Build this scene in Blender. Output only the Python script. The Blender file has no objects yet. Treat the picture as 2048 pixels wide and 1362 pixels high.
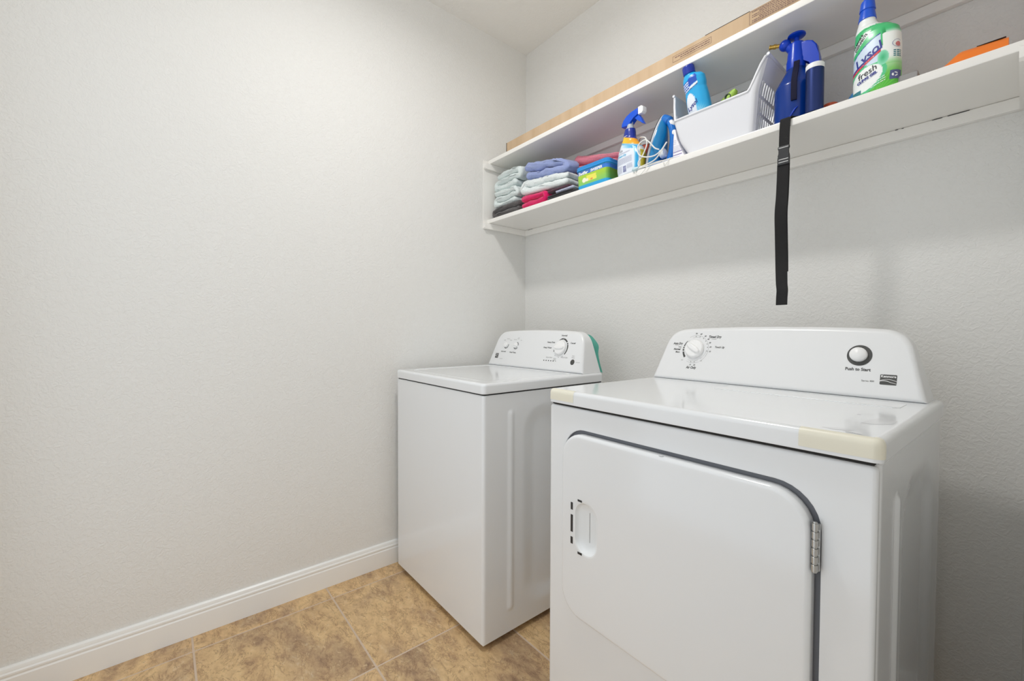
import bpy, bmesh, math, random
from mathutils import Vector, Matrix, noise

S = bpy.context.scene
COL = S.collection
PI = math.pi
random.seed(7)

# ------------------------------------------------------------------ camera
cam_d = bpy.data.cameras.new('camera')
cam_d.sensor_fit = 'HORIZONTAL'
cam_d.sensor_width = 36.0
cam_d.lens = 846.82 / 2048 * 36.0
cam_d.clip_start = 0.02
cam = bpy.data.objects.new('camera', cam_d)
COL.objects.link(cam)
cam.location = (1.9093, -1.6814, 1.1097)
_y, _p, _r = math.radians(50.3835), math.radians(-1.2838), math.radians(0.2039)
_f = Vector((-math.sin(_y) * math.cos(_p), math.cos(_y) * math.cos(_p), math.sin(_p)))
_rt = Vector((math.cos(_y), math.sin(_y), 0.0))
_up = _rt.cross(_f)
_R = _rt * math.cos(_r) + _up * math.sin(_r)
_U = _up * math.cos(_r) - _rt * math.sin(_r)
cam.rotation_euler = Matrix((_R, _U, -_f)).transposed().to_euler()
S.camera = cam

# ------------------------------------------------------------------ light
world = bpy.data.worlds.new('house_daylight')
S.world = world
world.use_nodes = True
world.node_tree.nodes['Background'].inputs['Color'].default_value = (0.89, 0.95, 1.0, 1)
world.node_tree.nodes['Background'].inputs['Strength'].default_value = 1.08

lamp_d = bpy.data.lights.new('ceiling_lamp_light', 'AREA')
lamp_d.shape = 'DISK'
lamp_d.size = 0.17
lamp_d.energy = 8.6
lamp_d.color = (1.0, 0.988, 0.97)
lamp_d.spread = math.radians(172)
lamp_o = bpy.data.objects.new('ceiling_lamp_light', lamp_d)
COL.objects.link(lamp_o)
lamp_o.location = (0.945, -1.09, 2.695)
# extra point light added below the fixture to brighten ceiling and upper walls
fill_d = bpy.data.lights.new('added_ceiling_fill', 'POINT')
fill_d.shadow_soft_size = 0.07
fill_d.energy = 3.4
fill_d.color = (1.0, 0.988, 0.97)
fill_o = bpy.data.objects.new('added_ceiling_fill', fill_d)
COL.objects.link(fill_o)
fill_o.location = (0.945, -1.09, 2.64)

S.view_settings.view_transform = 'Standard'
S.view_settings.look = 'None'
S.view_settings.gamma = 1.0
S.view_settings.use_curve_mapping = False
S.view_settings.exposure = 0.26
S.cycles.max_bounces = 16
S.cycles.diffuse_bounces = 10
S.cycles.glossy_bounces = 6
S.cycles.transmission_bounces = 8
S.cycles.use_denoising = True
S.cycles.caustics_reflective = False
S.cycles.caustics_refractive = False

# ------------------------------------------------------------------ materials
def lin(c):
    return tuple((x / 12.92 if x <= 0.04045 else ((x + 0.055) / 1.055) ** 2.4) for x in c)

def rgb(r, g, b):
    return lin((r / 255.0, g / 255.0, b / 255.0))

def mat(name, col, rough=0.5, metal=0.0, coat=0.0, bump=None, spec=0.5, trans=0.0, sheen=0.0, sss=0.0):
    m = bpy.data.materials.new(name)
    m.use_nodes = True
    nt = m.node_tree
    b = nt.nodes['Principled BSDF']
    b.inputs['Base Color'].default_value = (*col, 1)
    b.inputs['Roughness'].default_value = rough
    b.inputs['Metallic'].default_value = metal
    b.inputs['Coat Weight'].default_value = coat
    b.inputs['Coat Roughness'].default_value = 0.08
    b.inputs['Specular IOR Level'].default_value = spec
    b.inputs['Transmission Weight'].default_value = trans
    b.inputs['Sheen Weight'].default_value = sheen
    if bump:
        scale, strength, dist = bump
        tc = nt.nodes.new('ShaderNodeNewGeometry')
        n = nt.nodes.new('ShaderNodeTexNoise')
        n.inputs['Scale'].default_value = scale
        n.inputs['Detail'].default_value = 3
        bp = nt.nodes.new('ShaderNodeBump')
        bp.inputs['Strength'].default_value = strength
        bp.inputs['Distance'].default_value = dist
        nt.links.new(tc.outputs['Position'], n.inputs['Vector'])
        nt.links.new(n.outputs['Fac'], bp.inputs['Height'])
        nt.links.new(bp.outputs['Normal'], b.inputs['Normal'])
    return m

def vcol_mat(name, rough=0.35, coat=0.0):
    m = mat(name, (1, 1, 1), rough, coat=coat)
    nt = m.node_tree
    a = nt.nodes.new('ShaderNodeVertexColor')
    a.layer_name = 'paint'
    nt.links.new(a.outputs['Color'], nt.nodes['Principled BSDF'].inputs['Base Color'])
    return m

def wall_mat(name, col, stain=None):
    """painted drywall with a knock-down orange-peel texture"""
    m = mat(name, col, 0.6, spec=0.3)
    nt = m.node_tree
    L = nt.links
    b = nt.nodes['Principled BSDF']
    g = nt.nodes.new('ShaderNodeNewGeometry')
    n1 = nt.nodes.new('ShaderNodeTexNoise')
    n1.inputs['Scale'].default_value = 75
    n1.inputs['Detail'].default_value = 2.5
    n1.inputs['Distortion'].default_value = 1.2
    n2 = nt.nodes.new('ShaderNodeTexNoise')
    n2.inputs['Scale'].default_value = 210
    n2.inputs['Detail'].default_value = 2
    L.new(g.outputs['Position'], n1.inputs['Vector'])
    L.new(g.outputs['Position'], n2.inputs['Vector'])
    r = nt.nodes.new('ShaderNodeMapRange')
    r.inputs['From Min'].default_value = 0.42
    r.inputs['From Max'].default_value = 0.6
    L.new(n1.outputs['Fac'], r.inputs['Value'])
    mx = nt.nodes.new('ShaderNodeMath')
    mx.operation = 'MULTIPLY_ADD'
    mx.inputs[1].default_value = 0.35
    L.new(n2.outputs['Fac'], mx.inputs[0])
    L.new(r.outputs['Result'], mx.inputs[2])
    bp = nt.nodes.new('ShaderNodeBump')
    bp.inputs['Strength'].default_value = 0.5
    bp.inputs['Distance'].default_value = 0.0011
    L.new(mx.outputs[0], bp.inputs['Height'])
    L.new(bp.outputs['Normal'], b.inputs['Normal'])
    if stain:
        # faint dried ring left on the paint
        (c, rad) = stain
        d = nt.nodes.new('ShaderNodeVectorMath')
        d.operation = 'DISTANCE'
        d.inputs[1].default_value = c
        L.new(g.outputs['Position'], d.inputs[0])
        wob = nt.nodes.new('ShaderNodeMath')
        wob.operation = 'MULTIPLY_ADD'
        wob.inputs[1].default_value = 0.03
        wob.inputs[2].default_value = -0.015 - rad
        n3 = nt.nodes.new('ShaderNodeTexNoise')
        n3.inputs['Scale'].default_value = 14
        L.new(g.outputs['Position'], n3.inputs['Vector'])
        L.new(n3.outputs['Fac'], wob.inputs[0])
        ad = nt.nodes.new('ShaderNodeMath')
        ad.operation = 'ADD'
        L.new(d.outputs['Value'], ad.inputs[0])
        L.new(wob.outputs[0], ad.inputs[1])
        ab = nt.nodes.new('ShaderNodeMath')
        ab.operation = 'ABSOLUTE'
        L.new(ad.outputs[0], ab.inputs[0])
        mr = nt.nodes.new('ShaderNodeMapRange')
        mr.inputs['From Min'].default_value = 0.0
        mr.inputs['From Max'].default_value = 0.006
        mr.inputs['To Min'].default_value = 0.13
        mr.inputs['To Max'].default_value = 0.0
        L.new(ab.outputs[0], mr.inputs['Value'])
        mc = nt.nodes.new('ShaderNodeMix')
        mc.data_type = 'RGBA'
        mc.inputs['A'].default_value = (*col, 1)
        mc.inputs['B'].default_value = (col[0] * 0.8, col[1] * 0.8, col[2] * 0.78, 1)
        L.new(mr.outputs['Result'], mc.inputs['Factor'])
        L.new(mc.outputs['Result'], b.inputs['Base Color'])
    return m

def tile_mat():
    m = mat('travertine_tile', (0.4, 0.28, 0.15), 0.38)
    nt = m.node_tree
    L = nt.links
    b = nt.nodes['Principled BSDF']
    g = nt.nodes.new('ShaderNodeNewGeometry')
    oi = nt.nodes.new('ShaderNodeObjectInfo')
    sc = nt.nodes.new('ShaderNodeMath')
    sc.operation = 'MULTIPLY'
    sc.inputs[1].default_value = 37.0
    L.new(oi.outputs['Random'], sc.inputs[0])
    ad = nt.nodes.new('ShaderNodeVectorMath')
    ad.operation = 'ADD'
    L.new(g.outputs['Position'], ad.inputs[0])
    L.new(sc.outputs[0], ad.inputs[1])
    mp = nt.nodes.new('ShaderNodeMapping')
    mp.inputs['Rotation'].default_value = (0, 0, 0.5)
    mp.inputs['Scale'].default_value = (1.0, 1.7, 1)
    L.new(ad.outputs[0], mp.inputs['Vector'])

    def nz(scale, det, dist=0.0, rough=0.6):
        n = nt.nodes.new('ShaderNodeTexNoise')
        n.inputs['Scale'].default_value = scale
        n.inputs['Detail'].default_value = det
        n.inputs['Roughness'].default_value = rough
        n.inputs['Distortion'].default_value = dist
        L.new(mp.outputs['Vector'], n.inputs['Vector'])
        return n

    def ramp(src, pts):
        r = nt.nodes.new('ShaderNodeValToRGB')
        el = r.color_ramp.elements
        while len(el) < len(pts):
            el.new(0.5)
        for e, (p, c) in zip(el, pts):
            e.position = p
            e.color = (*c, 1)
        L.new(src, r.inputs['Fac'])
        return r

    def mixc(fac, a, c, mode='MIX'):
        x = nt.nodes.new('ShaderNodeMix')
        x.data_type = 'RGBA'
        x.blend_type = mode
        L.new(fac, x.inputs['Factor'])
        L.new(a, x.inputs['A'])
        L.new(c, x.inputs['B'])
        return x

    big = ramp(nz(2.4, 8, 0.35).outputs['Fac'],
               [(0.36, rgb(148, 118, 94)), (0.44, rgb(192, 158, 118)), (0.51, rgb(224, 189, 136)), (0.57, rgb(204, 167, 120)), (0.66, rgb(150, 120, 96))])
    fine = ramp(nz(17, 12, 0.25, 0.78).outputs['Fac'],
                [(0.36, rgb(136, 106, 82)), (0.48, rgb(204, 172, 130)), (0.58, rgb(226, 196, 148)), (0.66, rgb(242, 224, 192))])
    f = nt.nodes.new('ShaderNodeValue')
    f.outputs[0].default_value = 0.45
    c1 = mixc(f.outputs[0], big.outputs['Color'], fine.outputs['Color'])
    vein = ramp(nz(9, 12, 0.7, 0.72).outputs['Fac'], [(0.485, (0, 0, 0)), (0.5, (1, 1, 1)), (0.515, (0, 0, 0))])
    vm = nt.nodes.new('ShaderNodeMath')
    vm.operation = 'MULTIPLY'
    vm.inputs[1].default_value = 0.75
    L.new(vein.outputs['Color'], vm.inputs[0])
    dk = nt.nodes.new('ShaderNodeRGB')
    dk.outputs[0].default_value = (*rgb(122, 90, 64), 1)
    c2 = mixc(vm.outputs[0], c1.outputs['Result'], dk.outputs[0])
    fl = ramp(nz(48, 8, 0.6, 0.7).outputs['Fac'], [(0.60, (0, 0, 0)), (0.66, (1, 1, 1))])
    flm = nt.nodes.new('ShaderNodeMath')
    flm.operation = 'MULTIPLY'
    flm.inputs[1].default_value = 0.65
    L.new(fl.outputs['Color'], flm.inputs[0])
    lt = nt.nodes.new('ShaderNodeRGB')
    lt.outputs[0].default_value = (*rgb(226, 200, 160), 1)
    c3 = mixc(flm.outputs[0], c2.outputs['Result'], lt.outputs[0])
    hv = nt.nodes.new('ShaderNodeHueSaturation')
    mr = nt.nodes.new('ShaderNodeMapRange')
    mr.inputs['To Min'].default_value = 0.90
    mr.inputs['To Max'].default_value = 1.04
    L.new(oi.outputs['Random'], mr.inputs['Value'])
    L.new(mr.outputs['Result'], hv.inputs['Value'])
    L.new(c3.outputs['Result'], hv.inputs['Color'])
    L.new(hv.outputs['Color'], b.inputs['Base Color'])
    bp = nt.nodes.new('ShaderNodeBump')
    bp.inputs['Strength'].default_value = 0.25
    bp.inputs['Distance'].default_value = 0.002
    L.new(nz(26, 9, 0.6, 0.72).outputs['Fac'], bp.inputs['Height'])
    L.new(bp.outputs['Normal'], b.inputs['Normal'])
    return m

def cardboard_mat():
    m = mat('cardboard', rgb(205, 172, 130), 0.8, spec=0.2)
    nt = m.node_tree
    L = nt.links
    g = nt.nodes.new('ShaderNodeNewGeometry')
    mp = nt.nodes.new('ShaderNodeMapping')
    mp.inputs['Scale'].default_value = (22, 4, 2)
    L.new(g.outputs['Position'], mp.inputs['Vector'])
    n = nt.nodes.new('ShaderNodeTexNoise')
    n.inputs['Scale'].default_value = 1.2
    n.inputs['Detail'].default_value = 6
    L.new(mp.outputs['Vector'], n.inputs['Vector'])
    r = nt.nodes.new('ShaderNodeValToRGB')
    r.color_ramp.elements[0].position = 0.3
    r.color_ramp.elements[0].color = (*rgb(190, 163, 132), 1)
    r.color_ramp.elements[1].position = 0.7
    r.color_ramp.elements[1].color = (*rgb(203, 178, 148), 1)
    L.new(n.outputs['Fac'], r.inputs['Fac'])
    L.new(r.outputs['Color'], nt.nodes['Principled BSDF'].inputs['Base Color'])
    return m

def terry_mat(name, col, edge=None):
    m = mat(name, col, 0.95, spec=0.1, sheen=0.35)
    nt = m.node_tree
    L = nt.links
    b = nt.nodes['Principled BSDF']
    g = nt.nodes.new('ShaderNodeNewGeometry')
    n = nt.nodes.new('ShaderNodeTexNoise')
    n.inputs['Scale'].default_value = 420
    n.inputs['Detail'].default_value = 3
    L.new(g.outputs['Position'], n.inputs['Vector'])
    bp = nt.nodes.new('ShaderNodeBump')
    bp.inputs['Strength'].default_value = 0.8
    bp.inputs['Distance'].default_value = 0.0025
    L.new(n.outputs['Fac'], bp.inputs['Height'])
    L.new(bp.outputs['Normal'], b.inputs['Normal'])
    r = nt.nodes.new('ShaderNodeValToRGB')
    r.color_ramp.elements[0].position = 0.3
    r.color_ramp.elements[0].color = (col[0] * 0.8, col[1] * 0.8, col[2] * 0.8, 1)
    r.color_ramp.elements[1].position = 0.65
    r.color_ramp.elements[1].color = (min(col[0] * 1.08, 1), min(col[1] * 1.08, 1), min(col[2] * 1.08, 1), 1)
    L.new(n.outputs['Fac'], r.inputs['Fac'])
    L.new(r.outputs['Color'], b.inputs['Base Color'])
    return m

M = {}
M['wall'] = wall_mat('wall_paint', rgb(226, 225, 222))
M['wall_left'] = wall_mat('wall_paint_ring', rgb(226, 225, 222), stain=((0, -1.112, 0.905), 0.042))
M['ceiling'] = wall_mat('ceiling_paint', rgb(236, 234, 230))
M['trim'] = mat('trim_paint', rgb(238, 238, 236), 0.3, coat=0.2)
M['shelfpaint'] = mat('shelf_paint', rgb(238, 236, 232), 0.28, coat=0.15)
M['grout'] = mat('grout', rgb(204, 184, 164), 0.85, bump=(300, 0.4, 0.001))
M['tile'] = tile_mat()
M['enamel'] = mat('white_enamel', rgb(229, 231, 233), 0.15, coat=0.4)
M['scoop'] = mat('white_scoop_plastic', rgb(229, 231, 232), 0.55, spec=0.25)
M['enamel_panel'] = mat('white_console_plastic', rgb(230, 231, 232), 0.3, coat=0.15)
M['plastic_white'] = mat('white_plastic', rgb(240, 240, 240), 0.35)
M['basket'] = mat('white_basket_plastic', rgb(224, 225, 230), 0.3, coat=0.1)
M['dark'] = mat('dark_gap', rgb(40, 38, 36), 0.8)
M['ink'] = mat('dark_print', rgb(72, 72, 70), 0.5)
M['ink_grey'] = mat('grey_print', rgb(140, 140, 138), 0.5)
M['black'] = mat('black_plastic', rgb(38, 38, 40), 0.4)
M['channel_shade'] = mat('door_channel_shade', rgb(124, 126, 132), 0.6)  # grey instead of white enamel: shade of the door gap as colour
M['steel'] = mat('brushed_steel', rgb(190, 190, 188), 0.3, metal=1.0)
M['tape'] = mat('aged_tape', rgb(228, 224, 207), 0.35)
M['scuff'] = mat('grey_scuff', rgb(216, 217, 219), 0.2, coat=0.3)
M['webbing'] = mat('black_webbing', rgb(24, 23, 24), 0.85, bump=(900, 0.7, 0.001))
M['cardboard'] = cardboard_mat()
M['boxink'] = mat('box_print', rgb(112, 84, 84), 0.8)
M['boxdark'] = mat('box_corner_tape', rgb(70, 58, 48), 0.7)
M['teal'] = mat('teal_cloth', rgb(126, 208, 194), 0.85, bump=(500, 0.5, 0.001))
M['brass'] = mat('brass', rgb(196, 160, 84), 0.28, metal=1.0)

# ------------------------------------------------------------------ object helpers
def link(o, parent=None):
    COL.objects.link(o)
    if parent:
        o.parent = parent
    return o

def obj(name, bm, material, parent=None, loc=(0, 0, 0), rot=(0, 0, 0), smooth=40):
    me = bpy.data.meshes.new(name)
    bmesh.ops.recalc_face_normals(bm, faces=bm.faces)
    bm.to_mesh(me)
    bm.free()
    mats = material if isinstance(material, (list, tuple)) else [material]
    for m in mats:
        me.materials.append(m)
    if smooth:
        for p in me.polygons:
            p.use_smooth = True
        me.set_sharp_from_angle(angle=math.radians(smooth))
    o = bpy.data.objects.new(name, me)
    if smooth and smooth < 90:
        wn = o.modifiers.new('even_shading', 'WEIGHTED_NORMAL')
        wn.keep_sharp = True
        wn.weight = 80
    o.location = loc
    o.rotation_euler = rot
    return link(o, parent)

def tag(o, label, cat, group=None):
    o['label'] = label
    o['category'] = cat
    if group:
        o['group'] = group
    return o

def thing(name, label, cat, loc=(0, 0, 0), rotz=0.0, group=None):
    o = bpy.data.objects.new(name, None)
    o.empty_display_size = 0.05
    o.location = loc
    o.rotation_euler = (0, 0, rotz)
    link(o)
    return tag(o, label, cat, group)

def struct(name, bm, m, parent=None, smooth=0):
    o = obj(name, bm, m, parent, smooth=smooth)
    if parent is None:
        o['kind'] = 'structure'
    return o

# ------------------------------------------------------------------ mesh helpers
def add_box(bm, lo, hi, bevel=0.0, seg=2):
    vs = [bm.verts.new((x, y, z)) for z in (lo[2], hi[2]) for y in (lo[1], hi[1]) for x in (lo[0], hi[0])]
    idx = [(0, 2, 3, 1), (4, 5, 7, 6), (0, 1, 5, 4), (2, 6, 7, 3), (0, 4, 6, 2), (1, 3, 7, 5)]
    fs = [bm.faces.new([vs[i] for i in f]) for f in idx]
    if bevel > 0:
        es = set(e for f in fs for e in f.edges)
        bmesh.ops.bevel(bm, geom=list(es), offset=bevel, segments=seg, affect='EDGES', profile=0.5)
    return bm

def box(lo, hi, bevel=0.0, seg=2):
    return add_box(bmesh.new(), lo, hi, bevel, seg)

def add_loft(bm, rings, cap0=True, cap1=True, closed=True):
    vr = [[bm.verts.new(p) for p in r] for r in rings]
    n = len(rings[0])
    for a, b in zip(vr[:-1], vr[1:]):
        for i in range(n if closed else n - 1):
            j = (i + 1) % n
            bm.faces.new((a[i], a[j], b[j], b[i]))
    if cap0:
        bm.faces.new(list(reversed(vr[0])))
    if cap1:
        bm.faces.new(vr[-1])
    return vr

def loft(rings, cap0=True, cap1=True, closed=True):
    bm = bmesh.new()
    add_loft(bm, rings, cap0, cap1, closed)
    return bm

def add_lathe(bm, prof, n=32, c=(0, 0, 0), sx=1.0, sy=1.0):
    rings = [[(c[0] + r * sx * math.cos(2 * PI * i / n), c[1] + r * sy * math.sin(2 * PI * i / n), c[2] + z)
              for i in range(n)] for r, z in prof]
    add_loft(bm, rings)
    return bm

def lathe(prof, n=32, c=(0, 0, 0), sx=1.0, sy=1.0):
    return add_lathe(bmesh.new(), prof, n, c, sx, sy)

def rrect(x0, y0, x1, y1, r, n=6):
    """rounded rectangle, counter-clockwise, 4*(n+1) points"""
    pts = []
    for cx, cy, a0 in ((x1 - r, y1 - r, 0), (x0 + r, y1 - r, 90), (x0 + r, y0 + r, 180), (x1 - r, y0 + r, 270)):
        for k in range(n + 1):
            a = math.radians(a0 + 90.0 * k / n)
            pts.append((cx + r * math.cos(a), cy + r * math.sin(a)))
    return pts

def inset_poly(pts, d):
    """offset of a closed counter-clockwise polygon inwards"""
    n = len(pts)
    out = []
    for i in range(n):
        p0, p1, p2 = Vector(pts[i - 1]), Vector(pts[i]), Vector(pts[(i + 1) % n])
        a, b = (p1 - p0), (p2 - p1)
        if a.length < 1e-9:
            a = b
        if b.length < 1e-9:
            b = a
        a.normalize()
        b.normalize()
        na, nb = Vector((-a.y, a.x)), Vector((-b.y, b.x))
        nn = na + nb
        nn.normalize()
        k = max(nn.dot(na), 0.4)
        q = p1 + nn * (d / k)
        out.append((q.x, q.y))
    return out

def catmull(pts, sub=8, closed=False):
    P = [Vector(p) for p in pts]
    n = len(P)
    out = []
    rng = range(n) if closed else range(n - 1)
    for i in rng:
        p0 = P[(i - 1) % n] if (closed or i > 0) else P[0] * 2 - P[1]
        p1, p2 = P[i], P[(i + 1) % n]
        p3 = P[(i + 2) % n] if (closed or i + 2 < n) else P[-1] * 2 - P[-2]
        for k in range(sub):
            t = k / sub
            out.append(0.5 * ((2 * p1) + (-p0 + p2) * t + (2 * p0 - 5 * p1 + 4 * p2 - p3) * t * t
                              + (-p0 + 3 * p1 - 3 * p2 + p3) * t ** 3))
    if not closed:
        out.append(P[-1])
    return out

def add_tube(bm, pts, r, n=10):
    P = [Vector(p) for p in pts]
    rings = []
    up = Vector((0.13, 0.21, 0.97))
    prev = None
    for i, p in enumerate(P):
        t = (P[min(i + 1, len(P) - 1)] - P[max(i - 1, 0)]).normalized()
        if prev is None:
            u = t.cross(up).normalized()
        else:
            u = (prev - t * prev.dot(t)).normalized()
        prev = u
        v = t.cross(u)
        rr = r[i] if isinstance(r, (list, tuple)) else r
        rings.append([p + (u * math.cos(2 * PI * k / n) + v * math.sin(2 * PI * k / n)) * rr for k in range(n)])
    add_loft(bm, rings)
    return bm

def add_prism(bm, poly, y0, y1, bevel=0.0, seg=2):
    """polygon in (x,z) extruded along y"""
    a = [bm.verts.new((x, y0, z)) for x, z in poly]
    b = [bm.verts.new((x, y1, z)) for x, z in poly]
    n = len(poly)
    fs = [bm.faces.new(a), bm.faces.new(list(reversed(b)))]
    for i in range(n):
        j = (i + 1) % n
        fs.append(bm.faces.new((a[j], a[i], b[i], b[j])))
    if bevel > 0:
        es = set(e for f in fs[:2] for e in f.edges)
        bmesh.ops.bevel(bm, geom=list(es), offset=bevel, segments=seg, affect='EDGES', profile=0.5)
    return bm

def prism(poly, y0, y1, bevel=0.0, seg=2):
    return add_prism(bmesh.new(), poly, y0, y1, bevel, seg)

def text_polys(s, size, shear=0.0, bold=0.0, spacing=1.0, wx=1.0, align='CENTER'):
    """letters as flat triangles: (verts [(x,y)], faces)"""
    cu = bpy.data.curves.new('lettering', 'FONT')
    cu.body = s
    cu.size = size
    cu.align_x = align
    cu.align_y = 'CENTER'
    cu.shear = shear
    cu.offset = bold
    cu.space_character = spacing
    cu.resolution_u = 3
    cu.fill_mode = 'FRONT'
    o = bpy.data.objects.new('lettering_source', cu)
    COL.objects.link(o)
    dg = bpy.context.evaluated_depsgraph_get()
    me = bpy.data.meshes.new_from_object(o.evaluated_get(dg))
    v = [(p.co.x * wx, p.co.y) for p in me.vertices]
    f = [tuple(p.vertices) for p in me.polygons]
    bpy.data.objects.remove(o)
    bpy.data.curves.remove(cu)
    bpy.data.meshes.remove(me)
    return v, f

def put(bm, vf, fn, mi=0):
    v, f = vf
    vs = [bm.verts.new(fn(x, y)) for x, y in v]
    for q in f:
        try:
            bm.faces.new([vs[i] for i in q]).material_index = mi
        except ValueError:
            pass

def quad_strip(w0, w1, n=24):
    """flat polygon patch between two polylines"""
    v = list(w0) + list(w1)
    k = len(w0)
    return v, [(i, i + 1, k + i + 1, k + i) for i in range(k - 1)]

def arc_band(cx, cy, r0, r1, a0, a1, n=24, sx=1.0, sy=1.0, r0b=None, r1b=None):
    """band between radii (may taper) from a0 to a1 degrees"""
    A, B = [], []
    for i in range(n + 1):
        t = i / n
        a = math.radians(a0 + (a1 - a0) * t)
        ra = r0 + ((r0b if r0b is not None else r0) - r0) * t
        rb = r1 + ((r1b if r1b is not None else r1) - r1) * t
        A.append((cx + ra * sx * math.cos(a), cy + ra * sy * math.sin(a)))
        B.append((cx + rb * sx * math.cos(a), cy + rb * sy * math.sin(a)))
    return quad_strip(A, B)

def rect_patch(x0, y0, x1, y1, nx=1, ny=1):
    v = [(x0 + (x1 - x0) * i / nx, y0 + (y1 - y0) * j / ny) for j in range(ny + 1) for i in range(nx + 1)]
    f = [(j * (nx + 1) + i, j * (nx + 1) + i + 1, (j + 1) * (nx + 1) + i + 1, (j + 1) * (nx + 1) + i)
         for j in range(ny) for i in range(nx)]
    return v, f

def smooth01(t):
    t = min(max(t, 0.0), 1.0)
    return t * t * (3 - 2 * t)

def sd_rrect(px, py, x0, y0, x1, y1, r):
    cx, cy = (x0 + x1) / 2, (y0 + y1) / 2
    qx, qy = abs(px - cx) - (x1 - x0) / 2 + r, abs(py - cy) - (y1 - y0) / 2 + r
    return math.hypot(max(qx, 0), max(qy, 0)) + min(max(qx, qy), 0) - r

# ------------------------------------------------------------------ room shell
RX, RY, RZ = 1.922, -2.18, 2.74
struct('wall_left', box((-0.1, RY - 0.1, 0), (0, 0.1, RZ)), M['wall_left'])
struct('wall_back', box((0, 0, 0), (RX + 0.1, 0.1, RZ)), M['wall'])
bm = box((0, RY - 0.1, 0), (0.30, RY, RZ))
add_box(bm, (1.86, RY - 0.1, 0), (RX + 0.115, RY, RZ))
add_box(bm, (0.30, RY - 0.1, 2.45), (1.86, RY, RZ))  # unseen opening below, widened so more world light reaches the back wall
struct('wall_front', bm, M['wall'])
bm = box((RX, -1.55, 0), (RX + 0.115, 0, RZ))
add_box(bm, (RX, RY, 0), (RX + 0.115, -1.93, RZ))
add_box(bm, (RX, -1.93, 2.06), (RX + 0.115, -1.55, RZ))
struct('wall_right', bm, M['wall'])
struct('ceiling', box((-0.1, RY - 0.1, RZ), (RX + 0.115, 0.1, RZ + 0.1)), M['ceiling'])
floor = struct('floor', box((-0.1, RY - 0.1, -0.08), (RX + 0.115, 0.1, -0.0015)), M['grout'])
# door casing round the opening the photographer stands in
bm = bmesh.new()
add_box(bm, (RX + 0.001, -1.550, 0), (RX + 0.114, -1.532, 2.06))
add_box(bm, (RX + 0.001, -1.948, 0), (RX + 0.114, -1.93, 2.06))
add_box(bm, (RX + 0.001, -1.948, 2.042), (RX + 0.114, -1.532, 2.06))
struct('trim_1', bm, M['trim'])

# floor tiles, each a piece of its own
xs = [0.0, 0.103, 0.568, 1.033, 1.498, RX]
ys = [RY, -2.071, -1.609, -1.147, -0.685, -0.223, 0.0]
for i in range(len(xs) - 1):
    for j in range(len(ys) - 1):
        x0, x1, y0, y1 = xs[i] + 0.0031, xs[i + 1] - 0.0031, ys[j] + 0.0031, ys[j + 1] - 0.0031
        w, h = x1 - x0, y1 - y0
        bm = box((-w / 2, -h / 2, -0.009), (w / 2, h / 2, 0.0), 0.0012, 1)
        obj('tile', bm, M['tile'], floor, loc=((x0 + x1) / 2, (y0 + y1) / 2, random.uniform(-0.0004, 0.0)), smooth=0)

# baseboards: flat board with a groove and a stepped moulded top
def baseboard(name, pts):
    prof = [(0.0, 0.0), (0.015, 0.0), (0.015, 0.074), (0.0125, 0.078), (0.0125, 0.081), (0.0145, 0.084),
            (0.0145, 0.089), (0.011, 0.093), (0.011, 0.097), (0.009, 0.104), (0.004, 0.108), (0.0, 0.108)]
    (ax, ay), (bx, by), (nx, ny) = pts
    rings = [[(x + nx * o, y + ny * o, z) for o, z in prof] for x, y in ((ax, ay), (bx, by))]
    struct(name, loft(rings), M['trim'], smooth=25)
baseboard('baseboard_left', ((0.0, RY), (0.0, 0.0), (1, 0)))
baseboard('baseboard_back', ((0.016, 0.0), (RX, 0.0), (0, -1)))
baseboard('baseboard_front', ((0.016, RY), (0.30, RY), (0, 1)))
baseboard('baseboard_right', ((RX, -1.53), (RX, -0.016), (-1, 0)))

# ceiling fixture round the lamp
t = thing('ceiling_light', 'round white flush ceiling light in the middle of the room', 'light', (0.945, -1.09, 2.74))
obj('light_base', lathe([(0.11, 0.0), (0.115, -0.008), (0.112, -0.026), (0.1, -0.034), (0.098, -0.03), (0.098, -0.01)], 48), M['plastic_white'], t)

# ------------------------------------------------------------------ wall shelf
SAG = 0.0030
def zs(x):
    return 1.7257 - 0.0005 * math.sin(PI * min(max(x / 1.89, 0), 1))
def shelf_board(z0, z1, yf, sag):
    rings = []
    n = 24
    for i in range(n + 1):
        x = 0.003 + (RX - 0.006) * i / n
        dz = -sag * math.sin(PI * i / n)
        r = 0.004
        prof = [(-0.0005, z0), (-0.0005, z1), (yf + r, z1), (yf + 0.3 * r, z1 - 0.3 * r), (yf, z1 - r), (yf, z0 + r),
                (yf + 0.3 * r, z0 + 0.3 * r), (yf + r, z0)]
        rings.append([(x, y, z + dz * (abs(y) / abs(yf))) for y, z in prof])
    return loft(rings)
shelf = thing('wall_shelf', 'long white painted two-tier wall shelf above the washer and dryer', 'shelf', (0, 0, 0))
obj('shelf_board', shelf_board(1.7030, 1.7257, -0.2823, SAG), M['shelfpaint'], shelf)
obj('shelf_board', shelf_board(2.0289, 2.0510, -0.2785, 0.002), M['shelfpaint'], shelf)
def side_cleat(x0, x1, z0, z1):
    poly = [(-0.018, z0), (-0.018, z1), (-0.308, z1), (-0.311, z1 - 0.003), (-0.311, z0 + 0.006), (-0.306, z0)]
    bm = bmesh.new()
    a = [bm.verts.new((x0, y, z)) for y, z in poly]
    b = [bm.verts.new((x1, y, z)) for y, z in poly]
    bm.faces.new(a)
    bm.faces.new(b)
    for i in range(len(poly)):
        j = (i + 1) % len(poly)
        bm.faces.new((a[i], a[j], b[j], b[i]))
    return bm
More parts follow.
